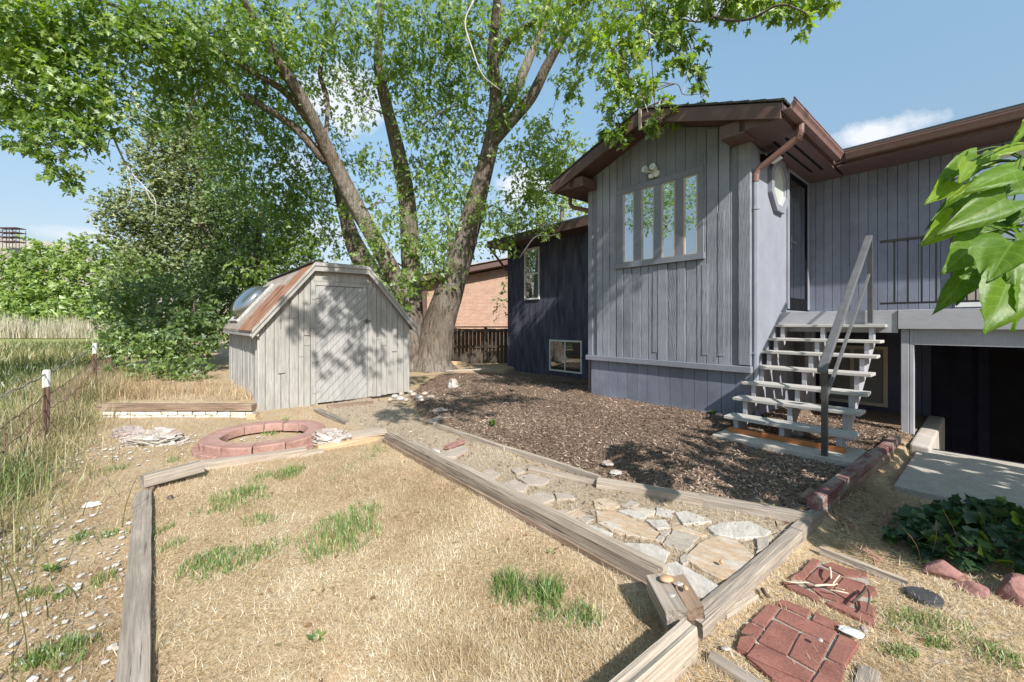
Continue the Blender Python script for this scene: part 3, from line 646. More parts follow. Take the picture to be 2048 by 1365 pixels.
slant(MB(), 1.03, 1.06, -.952, .775, 1.045, 2.10, .035).build('mid_rail', M_rail, sr, bevel=.004)
# ================================================================ concrete
o = MB().box(-.05, 1.26, -1.01, -.42, -.02, ZP).build('concrete_pad', M_conc, thing('concrete_pad', 'pale concrete pad under the foot of the wooden steps', 'concrete pad', hw(.6,-.7,0), ROTH, (.6,-.7,0)), bevel=.012)
o.name = 'slab'
mb = MB(); mb.box(1.53, 6.5, -.95, .82, -.14, .005)
MBs = mb.build('concrete_slab', M_conc, thing('concrete_path', 'half shaded concrete slab leading to the dark opening under the deck', 'path', hw(2,0,0), ROTH, (2,0,0)), bevel=.01); tag(MBs.parent, kind='structure')
cb = hthing('concrete_curb', 'low concrete curb beside the deck post at the stairwell', 'curb', 1.55, .9, -.1)
MB().hexa([(1.47,.62,-.12),(1.64,.62,-.12),(1.64,2.50,-1.2),(1.47,2.50,-1.2),(1.47,.62,.075),(1.64,.62,.055),(1.64,2.50,.13),(1.47,2.50,.13)]).build('curb', M_conc, cb, bevel=.02)
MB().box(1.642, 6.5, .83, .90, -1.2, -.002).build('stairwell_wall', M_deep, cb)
# ================================================================ shed (own plan: t along the front, s to the back, z up)
S0 = gp(515, 827, .0)
def sw(t_, s_, z_=0.0): p = S0[:2] + D2*t_ + D1*s_; return np.array((p[0], p[1], z_))
ROTS = math.atan2(.6468, .7626)
def wood(name, stops, crack=(.06,.05,.04), rough=.85, bump=.8, axis=0, sc_=1.0, ctr=(.30,.40)):
    t = NT(name); tc_ = t.n('ShaderNodeTexCoord').outputs['Object']
    oi = t.n('ShaderNodeObjectInfo'); va = t.n('ShaderNodeVectorMath', operation='ADD'); t.l(tc_, va.inputs[0]); t.l(oi.outputs['Random'], va.inputs[1]); tc_ = va.outputs[0]
    ms = [16*sc_]*3; ms[axis] = .9*sc_
    g = t.noise(3.2, 7, .66, tuple(ms), vec=tc_); ms2 = [30*sc_]*3; ms2[axis] = 1.2*sc_
    g2 = t.noise(1.6, 5, .6, tuple(ms2), vec=tc_); ms3 = [3.2*sc_]*3; ms3[axis] = 1.1*sc_
    b = t.noise(1, 5, .65, tuple(ms3), vec=tc_); ms4 = [60*sc_]*3; ms4[axis] = 2.5*sc_; h = t.noise(1.3, 4, .7, tuple(ms4), vec=tc_)
    c = t.mix(.40, t.ramp(b, stops), t.ramp(h, [(.3, (.62,.61,.60)), (.68, (1.3,1.3,1.3))]), 'MULTIPLY')
    c = t.mix(.55, c, t.ramp(g, [(.25, (.55,.54,.53)), (.7, (1.35,1.35,1.35))]), 'MULTIPLY')
    cr_ = t.ramp(g2, [(ctr[0], (1,1,1)), (ctr[1], (0,0,0))]); c = t.mix(cr_, c, crack)
    return t.done(t.bsdf(c, rough, t.bump(g2, bump, .012, t.bump(g, bump*.8, .008)), spec=.2))
M_shed = wood('weathered_white_paint', [(.3, (.25,.238,.225)), (.55, (.33,.318,.302)), (.75, (.28,.265,.248))], (.30,.29,.28), .7, .35, 2, 1.2, (.22,.27))
M_sidew = wood('weathered_grey_white_boards', [(.3, (.30,.29,.28)), (.7, (.43,.42,.41))], (.22,.20,.18), .8, .6, 2, 1.3, (.30,.38))
M_door = wood('white_painted_diagonal_boards', [(.3, (.29,.284,.28)), (.7, (.335,.328,.322))], (.40,.39,.38), .65, .2, 2, 1.0, (.16,.2))
M_rust = sm('rusty_orange_roof_sheet', [(.25, (.17,.075,.045)), (.5, (.31,.15,.09)), (.75, (.37,.22,.155))], 4, (1,1,1), .7, .4, .006, fine=8)
M_greyroof = wood('grey_weathered_roof_boards', [(.3, (.24,.20,.18)), (.7, (.42,.36,.32))], (.08,.06,.05), .85, .6, 1)
M_dark = sm('dark_gap', [(.3, (.02,.018,.016)), (.7, (.04,.035,.03))], 5, (1,1,1), .9, 0, 0)
shed = thing('shed', 'whitewashed wooden shed with barn roof, diagonal board door and bubble skylight', 'shed', sw(1.3, 1.8, 0), ROTS, (1.3, 1.8, 0))
SD = 3.75; ZE = 1.40; ZT = 2.46
def szt(t_):
    if t_ < .85: return ZE + (ZT-ZE)*max(t_, 0)/.85
    if t_ > 1.80: return ZE + .02 + (ZT-ZE-.02)*(2.68-t_)/.88
    return ZT
def szb(t_): return -.01 + .035*t_
MB().prism([(.03,.06,-.1),(2.65,.06,-.1),(2.65,.06,ZE),(1.8,.06,ZT),(.85,.06,ZT),(.03,.06,ZE)], (0,SD-.08,0)).build('wall_core', M_dark, shed)
mb = MB(); x = .0; k = 0
while x < 2.68:
    wd = (.115, .13, .10, .125, .14, .09)[k % 6]; x1 = min(x+wd, 2.68); k += 1
    if x1 > .80 and x < .86: x1 = .80 if x < .80 else x1
    a, b = x+.003, x1-.004; x = x1
    if b - a < .02 or (a > .78 and b < .90) or (a > .86 and b < 1.83): continue
    f = .035 - .008*random.random(); zb = szb(a) - .02*random.random()
    cuts = [zb] + ([.75+1.1*random.random()] if random.random() < .45 and min(szt(a), szt(b)) > 1.95 else []) + [None]
    for z0, z1 in zip(cuts[:-1], cuts[1:]):
        ff = f - .006*random.random()
        za, zc = (szt(a)-.02, szt(b)-.02) if z1 is None else (z1-.006, z1-.006)
        mb.hexa([(a,ff,z0),(b,ff,z0),(b,.06,z0),(a,.06,z0),(a,ff,za),(b,ff,zc),(b,.06,zc),(a,.06,za)])
for t_, z0, z1 in ((.50,1.55,2.0),(.70,1.25,1.78),(.30,.62,1.35),(2.3,.9,1.35)): mb.box(t_, t_+.10, .006, .024, z0, z1)
mb.build('front_boards', M_shed, shed, bevel=.002, seg=1)
mb = MB(); s_ = .03; k = 0
while s_ < SD - .02:
    wd = .11 + .05*random.random(); b = min(s_+wd, SD-.02); f = .0 + .012*random.random()
    z0 = .02 + .05*random.random()
    if .25 < s_ < .6 and random.random() < .6: z0 = .22
    mb.hexa([(f,s_,z0),(.03,s_,z0),(.03,b-.006,z0),(f+.006,b-.006,z0),(f,s_,ZE-.01),(.03,s_,ZE-.01),(.03,b-.006,ZE-.01),(f+.006,b-.006,ZE-.01)]); s_ = b; k += 1
mb.build('side_boards', M_sidew, shed, bevel=.002, seg=1)
mb = MB(); s_ = .03
while s_ < SD-.02: b = min(s_+.14, SD-.02); mb.box(2.65, 2.68, s_, b-.006, .05, ZE); s_ = b
mb.build('side_boards', M_sidew, shed)
# door with diagonal boards
DT0, DT1, DZ0, DZ1 = .888, 1.802, .05, 2.12
mb = MB()
def clip_diag(c0, c1):                         # strip between z = t*1.02 + c0 and + c1 inside the door rectangle
    m = 1.02; poly = [(DT0, DZ0), (DT1, DZ0), (DT1, DZ1), (DT0, DZ1)]
    for cc, sg in ((c0, 1), (c1, -1)):
        out = []
        for i in range(len(poly)):
            p, q = poly[i], poly[(i+1) % len(poly)]; dp, dq = sg*(p[1]-m*p[0]-cc), sg*(q[1]-m*q[0]-cc)
            if dp >= 0: out.append(p)
            if dp*dq < 0: f = dp/(dp-dq); out.append((p[0]+f*(q[0]-p[0]), p[1]+f*(q[1]-p[1])))
        poly = out
        if len(poly) < 3: return None
    return poly
c0 = DZ0 - 1.02*DT1 - .05
while c0 < DZ1:
    pl = clip_diag(c0, c0 + .158)
    if pl: mb.prism([(a, .012 - .004*random.random(), b) for a, b in pl], (0,.03,0))
    c0 += .168
sd = mb.build('door', M_door, shed)
mb = MB().box(DT0-.085, DT0-.006, .004, .03, .03, 2.2).box(DT1+.006, DT1+.09, .004, .03, .06, 2.2).box(DT0-.006, DT1+.006, .004, .03, 2.13, 2.2).box(.86, 1.79, .010, .03, 2.215, 2.38).box(.84, 1.81, -.002, .028, 2.20, 2.214)
mb.build('door_frame', M_shed, shed, bevel=.003)
for zz in (.28, .82, 1.42, 1.93):
    MB().box(DT0-.07, DT0-.012, -.006, .004, zz-.045, zz+.045).box(DT0-.004, DT0+.075, -.002, .008, zz-.03, zz+.03).tube([(DT0-.008,-.004,zz-.05),(DT0-.008,-.004,zz+.05)], .009, 8).build('hinge', M_door, sd)
MB().tube([(DT1-.08,-.012,1.50),(DT1+.05,-.012,1.505)], .009, 6).box(DT1-.03, DT1+.0, -.008, .006, 1.46, 1.54).tube([(DT1+.02,-.014,1.5),(DT1+.02,-.03,1.44)], .007, 6).build('latch', M_iron, sd)
MB().box(DT1-.055, DT1-.03, -.015, .008, .88, 1.02).build('handle', M_door, sd)
# roof
def shp(mb, a, b, s0, s1, th, lift=0):
    mb.hexa([(a[0],s0,a[1]+lift),(b[0],s0,b[1]+lift),(b[0],s1,b[1]+lift),(a[0],s1,a[1]+lift),(a[0],s0,a[1]+lift+th),(b[0],s0,b[1]+lift+th),(b[0],s1,b[1]+lift+th),(a[0],s1,a[1]+lift+th)])
EL, KL, KR, ER = (-.09, ZE-.10), (.85, ZT), (1.80, ZT+.01), (2.80, ZE-.07)
mb = MB(); shp(mb, EL, KL, -.05, SD+.1, .05); shp(mb, KL, KR, -.05, SD+.1, .05); shp(mb, KR, ER, -.05, SD+.1, .05)
rf = mb.build('roof', M_greyroof, shed)
mb = MB()
shp(mb, (EL[0]-.02, EL[1]-.02), KL, -.06, .72, .008, .056); shp(mb, (EL[0]-.02, EL[1]-.02), (KL[0]-.3, KL[1]-.34), .74, 1.35, .007, .055)
mb.build('rusty_sheet', M_rust, rf)
mb = MB(); shp(mb, (.80, ZT+.0), (1.86, ZT), -.075, SD+.1, .02, .055); mb.build('top_felt', M_shingle, rf)
mb = MB()
for a, b in ((EL, KL), (KL, KR), (KR, ER)):
    mb.hexa([(a[0],-.085,a[1]-.09),(b[0],-.085,b[1]-.09),(b[0],-.052,b[1]-.09),(a[0],-.052,a[1]-.09),(a[0],-.085,a[1]+.055),(b[0],-.085,b[1]+.055),(b[0],-.052,b[1]+.055),(a[0],-.052,a[1]+.055)])
    mb.hexa([(a[0],-.105,a[1]-.0),(b[0],-.105,b[1]-.0),(b[0],-.086,b[1]-.0),(a[0],-.086,a[1]-.0),(a[0],-.105,a[1]+.06),(b[0],-.105,b[1]+.06),(b[0],-.086,b[1]+.06),(a[0],-.086,a[1]+.06)])
mb.build('gable_trim', M_shed, rf, bevel=.003)
MB().box(EL[0]-.02, EL[0]+.10, -.05, SD, EL[1]-.05, EL[1]-.01).build('eave_board', M_sidew, rf)
# skylight bubble lying on the left slope
n_ = norm(np.array((-(ZT-EL[1]), 0, .94))); ax1 = np.array((0,1.,0)); ax2 = norm(np.array((.94, 0, ZT-EL[1])))
cb_ = np.array((.36, 2.95, EL[1]+(ZT-EL[1])*.47+.03)) + n_*.06
V, Fc = [], []; nu, nv = 20, 12
for i in range(nv+1):
    ph = i/nv*math.pi/2
    for j in range(nu):
        th = j/nu*2*math.pi; sq = .86/max(abs(math.cos(th)), abs(math.sin(th)))**.55
        V.append(cb_ + ax1*.60*math.cos(ph)*math.cos(th)*sq + ax2*.50*math.cos(ph)*math.sin(th)*sq + n_*.26*math.sin(ph)**.8)
for i in range(nv):
    for j in range(nu): Fc.append((i*nu+j, i*nu+(j+1) % nu, (i+1)*nu+(j+1) % nu, (i+1)*nu+j))
M_bubble = glass('smoky_plastic_bubble', (.07,.075,.085), .30, .12)
fr = MB()
for a, b, c_, d_ in ((-.62,.62,-.52,-.48),(-.62,.62,.48,.52),(-.62,-.58,-.48,.48),(.58,.62,-.48,.48)):
    q = [cb_ + ax1*x + ax2*y + n_*z for z in (-.06,.01) for x, y in ((a,c_),(b,c_),(b,d_),(a,d_))]; fr.hexa(q)
skl = fr.build('skylight', M_sidew, rf); skl['label'] = 'smoky plastic bubble skylight'
MB().add(V, Fc).build('bubble', M_bubble, skl, smooth=True)

# ================================================================ neighbour's brick house
t = NT('orange_brick'); tc_ = t.n('ShaderNodeTexCoord').outputs['Object']
sx_ = t.n('ShaderNodeSeparateXYZ'); t.l(tc_, sx_.inputs[0]); cx_ = t.n('ShaderNodeCombineXYZ'); t.l(t.math('ADD', sx_.outputs[0], sx_.outputs[1]), cx_.inputs[0]); t.l(sx_.outputs[2], cx_.inputs[1])
br = t.n('ShaderNodeTexBrick'); t.l(cx_.outputs[0], br.inputs['Vector'])
br.inputs['Color1'].default_value = (.36,.19,.13,1); br.inputs['Color2'].default_value = (.43,.25,.175,1); br.inputs['Mortar'].default_value = (.42,.34,.28,1)
br.inputs['Scale'].default_value = 1; br.inputs['Brick Width'].default_value = .22; br.inputs['Row Height'].default_value = .075; br.inputs['Mortar Size'].default_value = .010
M_brick = t.done(t.bsdf(t.mix(.4, br.outputs['Color'], t.ramp(t.noise(3, 4, .6, vec=tc_), [(.3, (.6,.6,.6)), (.7, (1.2,1.2,1.2))]), 'MULTIPLY'), .9, t.bump(br.outputs['Fac'], .4, .01)))
nh = thing('brick_house', 'orange brick house with low roof seen between the big trunk and the navy wing', 'house', (-2.5, 25, 0))
MB().prism([(-5.6,22,-.3),(2.6,22,-.3),(2.6,22,4.95),(-2.8,22,3.95),(-5.6,22,3.4)], (0,9,0)).build('wall', M_brick, nh)
mb = MB()
mb.hexa([(-6.2,21.3,3.35),(3.4,21.3,5.20),(3.4,32,5.20),(-6.2,32,3.35),(-6.2,21.3,3.62),(3.4,21.3,5.47),(3.4,32,5.47),(-6.2,32,3.62)]); rfn = mb.build('roof', M_soffit, nh)
mb = MB()
for i in range(14): mb.hexa([(-6.3+i*.69,21.2,3.64+i*.133),(-5.6+i*.69,21.2,3.775+i*.133),(-5.6+i*.69,32,3.775+i*.133),(-6.3+i*.69,32,3.64+i*.133),(-6.3+i*.69,21.2,3.70+i*.133),(-5.6+i*.69,21.2,3.80+i*.133),(-5.6+i*.69,32,3.80+i*.133),(-6.3+i*.69,32,3.70+i*.133)])
mb.build('shingles', M_greyroof, rfn)
MB().box(-5.0, -4.5, 21.9, 22.0, .6, 3.2).build('downspout', M_brown, nh)
# board fence in front of it; tree shade is put into its dark colour
M_oldfence = wood('shade_darkened_fence_boards', [(.3, (.055,.043,.034)), (.7, (.11,.088,.07))], (.03,.025,.02), .9, .7, 2, .8)
wf = thing('board_fence', 'shade darkened weathered board fence with rails between the big trunk and the navy wing', 'fence', (-2.0, 14.2, 0))
mb = MB(); x = -5.2; 
while x < 1.2:
    h_ = 1.27 + .03*random.random(); y_ = 14.2 + .012*random.random(); mb.box(x, x+.125, y_, y_+.02, .0, h_); x += .133
mb.build('boards', M_oldfence, wf)
for zz in (1.17, .62): MB().box(-5.2, 1.2, 14.145, 14.195, zz, zz+.09).build('rail', M_oldfence, wf)
MB().box(-5.2, 1.2, 14.12, 14.26, 1.32, 1.36).build('cap_rail', M_oldfence, wf)
for x in (-4.4, -2.2, -.95, .8): MB().box(x, x+.1, 14.10, 14.19, 0, 1.318).build('post', M_oldfence, wf)

# ================================================================ landscape timbers
W_grey = wood('weathered_grey_timber', [(.3, (.20,.17,.145)), (.55, (.31,.265,.225)), (.75, (.39,.34,.295))], (.07,.055,.045))
W_pale = wood('pale_weathered_timber', [(.3, (.29,.235,.19)), (.6, (.41,.345,.285)), (.8, (.46,.40,.34))], (.12,.085,.065), ctr=(.24,.32))
W_brown = wood('brown_weathered_timber', [(.3, (.15,.10,.07)), (.55, (.26,.185,.135)), (.8, (.40,.33,.27))], (.05,.035,.025))
W_side = wood('dark_sided_timber', [(.3, (.20,.155,.12)), (.55, (.29,.235,.19)), (.8, (.36,.31,.26))], (.04,.03,.022), ctr=(.34,.44))
W_red = wood('red_flaking_timber', [(.36, (.17,.075,.075)), (.46, (.22,.12,.115)), (.56, (.30,.245,.215))], (.08,.05,.045), ctr=(.24,.34), sc_=2.2)
W_tan = wood('tan_new_timber', [(.3, (.42,.29,.18)), (.7, (.54,.40,.26))], (.2,.13,.08), ctr=(.18,.24))
def timber(name, label, p0, p1, w_, h_, mat, cat='timber', group=None, roll=0.0, rough=.006, end0=0.0):
    """a sawn beam between the two top-centre points p0 and p1"""
    p0, p1 = np.asarray(p0, float), np.asarray(p1, float); d = p1-p0; ln = np.linalg.norm(d); n = max(4, int(ln/.12))
    sd_ = 1000*abs(p0[0]+p1[1]); m = 16; V = []
    prof = []
    for q in ((-1,-1),(1,-1),(1,1),(-1,1)):
        for k in range(4):
            nx = [(-1,-1),(1,-1),(1,1),(-1,1)]
        prof.append(q)
    ring = []
    corners = [(-.5,0),(-.5,-1),(.5,-1),(.5,0)]
    for a, b in zip(corners, corners[1:]+corners[:1]):
        for k in range(4):
            f = (.04, .35, .65, .96)[k]; ring.append((a[0]+(b[0]-a[0])*f, a[1]+(b[1]-a[1])*f))
    ring = np.array(ring)
    for i in range(n+1):
        x = ln*i/n
        e = 1 + 0*x
        r0 = fbm(ring[:,0]*5+x*.0, ring[:,1]*5, x*1.4+sd_, 21, 3)
        sc_y, sc_z = ring[:,0]*w_, ring[:,1]*h_
        nrm_ = np.stack((np.sign(ring[:,0])*(np.abs(ring[:,0]) > .45), np.where(ring[:,1] > -.1, 1, np.where(ring[:,1] < -.9, -1, 0))), 1)
        off = r0[:,None]*nrm_*rough*3.2
        xo = (fbm(ring[:,0]*4, ring[:,1]*4, sd_, 5)*.03 if i in (0, n) else 0) + np.zeros(m)
        V += list(np.stack((x + xo, sc_y + off[:,0], sc_z + off[:,1]), 1))
    f = [(i*m+j, (i+1)*m+j, (i+1)*m+(j+1) % m, i*m+(j+1) % m) for i in range(n) for j in range(m)] + [tuple(range(m)), tuple(range(n*m, (n+1)*m))[::-1]]
    V = np.array(V); V[:,2] += 0
    o = MB().add(V, f).build(name, mat)
    ex_ = d/ln; ey = norm(np.cross((0,0,1.), ex_)); ez = np.cross(ex_, ey)
    R = Matrix(((ex_[0], ey[0], ez[0]), (ex_[1], ey[1], ez[1]), (ex_[2], ey[2], ez[2]))).to_4x4() @ Matrix.Rotation(roll, 4, 'X')
    o.matrix_world = Matrix.Translation(Vector(p0)) @ R
    for p in o.data.polygons: p.use_smooth = False
    return tag(o, label, cat, group)
G_T = 'weathered timbers edging the lawn and beds'
def tp(px, py, z): return gp(px, py, z)
timber('edging_timber', 'long grey timber along the left side of the lawn, nearest the photographer', tp(259,1480,.06), tp(287,982,.065), .105, .12, W_grey, group=G_T)
timber('edging_timber', 'short stub of dark timber sunk beside the left lawn timber', tp(303,962,.05), tp(272,1012,.02), .10, .08, W_brown, group=G_T)
timber('edging_timber', 'thick short beam lying askew on the far left corner of the lawn', tp(283,952,.135), tp(402,922,.15), .15, .10, W_grey, group=G_T, roll=-.15)
timber('edging_timber', 'long pale timber along the far side of the lawn in front of the red ring', tp(375,928,.07), tp(612,896,.07), .12, .10, W_pale, group=G_T)
timber('edging_timber', 'thin low board joining the two timbers at the far side of the lawn', tp(598,908,.03), tp(645,897,.035), .09, .05, W_pale, group=G_T)
timber('edging_timber', 'tan timber with clean sawn end beneath the slanting plank', tp(634,891,.06), tp(772,866,.075), .12, .085, W_tan, group=G_T)
timber('plank', 'pale plank lying slanted over the far corner of the lawn timbers', tp(680,871,.10), tp(772,860,.115), .20, .028, W_pale, cat='plank', roll=.10)
def ft(px, py, z, dx=0): p = gp(px, py, z); return p
A0, A1 = gp(764,889,0), gp(1304,1200,0); nA = norm(np.cross(A1-A0, (0,0,1.))) ; nA = nA if nA[0] > 0 else -nA
def pr(o_, z, e0=0, e1=0): d = norm(A1-A0); return A0+nA*o_+np.array((0,0,z))+d*e0, A1+nA*o_+np.array((0,0,z))+d*e1
timber('edging_timber', 'lower dark timber of the pair between the lawn and the stone path', *pr(.052,.068), .104, .11, W_brown, group=G_T)
timber('edging_timber', 'upper timber with dark side of the pair between the lawn and the stone path', *pr(.055,.140,.05), .080, .072, W_side, group=G_T)
timber('edging_timber', 'grey board lying along the path side of the upper lawn timber', *pr(.127,.132,.55), .050, .12, W_pale, group=G_T)
timber('edging_timber', 'pale broad beam standing on edge at the near right corner of the lawn', tp(1380,1246,.145), tp(1155,1440,.14), .062, .16, W_pale, group=G_T)
timber('edging_timber', 'grey beam on the near side of the flagstones beside the red pavers', tp(1390,1238,.085), tp(1592,1058,.09), .08, .12, W_grey, group=G_T)
timber('edging_timber', 'low board beneath the beam beside the red pavers', tp(1440,1225,.035), tp(1505,1185,.035), .06, .06, W_pale, group=G_T)
timber('edging_timber', 'dark shaded beam carrying on from the path beam towards the red timber', tp(1593,1058,.088), tp(1665,990,.095), .075, .12, W_grey, group=G_T)
for a, b, lb, m_ in (((1195,958),(1405,993),'pale low timber edging the mulch above the flagstones, nearer the house','p'), ((1398,992),(1622,1030),'pale timber edging the mulch beside the corner of the red timber','g')):
    timber('edging_timber', lb, tp(*a,.12), tp(*b,.12), .10, .10, W_pale if m_ == 'p' else W_grey, group=G_T)
timber('edging_timber', 'half buried timber on the path side below the mulch edging', tp(1060,935,.085), tp(1330,990,.085), .08, .07, W_pale, group=G_T)
timber('edging_board', 'thin pale edging board bending away along the mulch bed, far piece', tp(868,845,.11), tp(1010,893,.105), .035, .09, W_pale, cat='edging')
timber('edging_board', 'thin pale edging board along the mulch bed, middle piece', tp(1008,891,.105), tp(1200,952,.11), .04, .09, W_pale, cat='edging')
timber('edging_timber', 'upper timber with flaking red paint beside the concrete pad', tp(1628,996,.18), tp(1752,902,.18), .09, .085, W_red, group=G_T)
timber('edging_timber', 'flaking red timber running up to the concrete curb', tp(1745,908,.165), tp(1793,872,.165), .085, .08, W_red, group=G_T)
timber('edging_timber', 'lower grey timber beneath the flaking red one', tp(1648,1002,.095), tp(1775,898,.095), .10, .24, W_brown, group=G_T)
timber('edging_timber', 'short block of timber lying in the mulch behind the red timber', tp(1605,995,.14), tp(1625,978,.15), .06, .06, W_brown, group=G_T)
timber('edging_timber', 'narrow timber running from the shed door towards the lawn', tp(632,816,.07), tp(695,843,.07), .06, .06, W_grey, group=G_T)
timber('plank', 'pale board lying flat as a step in front of the shed door', tp(655,812,.085), tp(745,803,.10), .14, .03, W_brown, cat='plank')
timber('plank', 'pale thin plank on the ground near the board fence', tp(892,741,.19), tp(978,737,.19), .12, .03, W_pale, cat='plank')
timber('plank', 'short yellow plank leaning at the foot of the board fence', at(885,722,13.6), at(930,724,13.8), .05, .12, W_tan, cat='plank')
timber('edging_timber', 'small grey timber lying in the straw below the near red pavers', tp(1420,1306,.03), tp(1560,1395,.03), .05, .05, W_grey, group=G_T)
timber('edging_timber', 'grey timber end half hidden in straw right of the near red pavers', tp(1740,1335,.02), tp(1720,1420,.02), .07, .05, W_grey, group=G_T)
timber('edging_board', 'curved thin edging board between the far red pavers and the shaded corner', tp(1640,1093,.05), tp(1815,1160,.04), .025, .06, W_pale, cat='edging')
timber('timber_cap', 'long rounded brown timber on top of the low white stone wall', tp(203,808,.225), tp(508,808,.23), .14, .10, W_brown, group=G_T)
timber('timber_cap', 'pale block at the end of the low stone wall by the shed corner', tp(497,829,.09), tp(514,829,.09), .08, .09, W_tan, group=G_T)
# split corner stake with pebbles on it
timber('corner_stake', 'split dark stake lying tilted on the near corner of the lawn timbers, pebbles on top', tp(1312,1150,.20), tp(1354,1222,.17), .10, .10, W_grey, cat='stake', roll=.12)
timber('corner_stake', 'narrow broken half of the split stake, beside the pebbles', tp(1352,1150,.185), tp(1390,1214,.15), .075, .09, W_brown, cat='stake', roll=.2)

# ================================================================ stones
def rock(name, label, c, r, mat, seed, cat='rock', group=None, rough=.35, sub=3, flat=None, rot=0.0, freq=1.6, sharp=0.0):
    import bmesh
    bm = bmesh.new(); bmesh.ops.create_icosphere(bm, subdivisions=sub, radius=1)
    V = np.array([v.co[:] for v in bm.verts]); Fv = [[v.index for v in f.verts] for f in bm.faces]; bm.free()
    if sharp:                                   # flatten towards a few random planes
        rs = np.random.default_rng(seed)
        for q in range(9):
            n_ = norm(rs.normal(size=3)); d_ = .55+.3*rs.random(); k = V @ n_ - d_; V = V - np.maximum(k, 0)[:,None]*n_*sharp
    V = V*(1 + rough*2*fbm(V[:,0]*freq, V[:,1]*freq, V[:,2]*freq + seed*3.7, seed, 4))[:,None]
    if rough > .25: rg = np.abs(2*fbm(V[:,0]*2.7+9, V[:,1]*2.7, V[:,2]*2.7+seed, seed+5, 3)); V = V*(1 - .55*rough*np.clip(1-rg*5, 0, 1))[:,None]*(1 + .10*fbm(V[:,0]*9, V[:,1]*9, V[:,2]*9, seed+8, 2))[:,None]
    V = V*np.asarray(r)
    if flat is not None: V[:,2] = np.maximum(V[:,2], -flat)
    cs, sn = math.cos(rot), math.sin(rot); V = V @ np.array(((cs,sn,0),(-sn,cs,0),(0,0,1)))
    o = MB().add(V, Fv).build(name, mat); o.location = Vector(c)
    return tag(o, label, cat, group)
M_quartz = sm('white_quartz_rock', [(.28, (.13,.105,.095)), (.42, (.30,.24,.21)), (.55, (.41,.38,.355)), (.8, (.50,.48,.46))], 3.2, (1,1,1), .75, .9, .03, fine=6)
M_pinkrock = sm('grey_pink_rock', [(.3, (.20,.165,.15)), (.5, (.32,.26,.245)), (.75, (.46,.42,.40))], 4, (1,1,2.5), .8, .9, .03, fine=5)
rock('boulder', 'squarish grey pink rock near the fence, left of the red ring', gp(262,872,.05)+np.array((0,0,.0)), (.23,.14,.155), M_pinkrock, 3, sharp=.95, rough=.27, sub=5)
rock('boulder', 'large jagged white rock left of the red ring', gp(318,888,.02)+np.array((0,0,.01)), (.36,.20,.15), M_quartz, 8, sharp=.85, rough=.45, sub=5, rot=.25, freq=2.4)
rock('boulder', 'knobbly white rock behind the slanting plank right of the red ring', gp(662,884,.05)+np.array((0,.02,.02)), (.23,.17,.145), M_quartz, 12, sharp=.6, rough=.42, sub=5, freq=2.6)
rock('boulder', 'white rock among the roots of the big tree', gp(905,770,.15), (.14,.12,.14), M_quartz, 15, sharp=.6, sub=3)
rock('boulder', 'brown flat rock lying in the mulch behind the path', gp(1215,928,.13), (.075,.05,.03), M_pinkrock, 17, sharp=.8, sub=3)
rock('boulder', 'tan flat rock below the brown one in the mulch', gp(1233,945,.12), (.06,.04,.025), M_quartz, 18, sharp=.8, sub=3)
rock('boulder', 'round rock under the steps in the mulch', gp(1590,868,.12), (.09,.07,.05), M_pinkrock, 19, sub=3)
rock('boulder', 'pale rock half hidden in the mulch at the shed corner path', gp(1010,845,.1)*0+gp(880,823,.09), (.14,.09,.06), M_pinkrock, 20, sharp=.7, sub=3)
M_redrock = sm('dull_red_block', [(.3, (.20,.095,.085)), (.7, (.34,.18,.16))], 7, (1,1,1), .9, .8, .01, fine=8)
def gzp(px, py, z=0.0): p = gp(px, py, z); p[2] = gz(p[0], p[1]); return p
rock('edging_rock', 'dull red split block at the left foot of the ivy', gzp(1885,1150)+np.array((0,0,.02)), (.11,.07,.075), M_redrock, 31, sharp=.9, rough=.12, sub=4, rot=-.5)
rock('edging_rock', 'small dull red split block in the straw below the ivy', gzp(1950,1185)+np.array((0,0,.0)), (.08,.05,.055), M_redrock, 32, sharp=.9, rough=.12, sub=4, rot=-.6)
rock('edging_rock', 'large dull red split block under the ivy at the right edge', gzp(2045,1200)+np.array((0,0,.03)), (.11,.09,.10), M_redrock, 33, sharp=.9, rough=.12, sub=4, rot=-.7)
# cobbles heaped at the shed's right front corner
M_cobble = sm('mixed_cobbles', [(.3, (.22,.17,.14)), (.6, (.40,.34,.29)), (.8, (.58,.54,.50))], 3, (1,1,1), .8, .4, .01)
cw = ('tan','brown','grey','pale','pinkish','dusty'); pw = ('beside the shed corner','in front of the shed wall','at the edge of the cobble heap','on top of the cobble heap')
cob = [(790,795),(803,790),(815,795),(800,800),(827,791),(812,802),(838,797),(850,790),(780,802),(842,803),(862,797),(822,786)]
for i, (px, py) in enumerate(cob):
    rr = .05+.04*random.random()
    rock('cobble', 'one of the rounded cobbles heaped by the right front corner of the shed', gp(px, py, .09)+np.array((0,0,.02)), (rr, rr*.8, rr*.6), M_cobble if i % 3 else M_quartz, 40+i, 'cobble', 'cobbles heaped by the shed corner', .2, 2, rot=i)
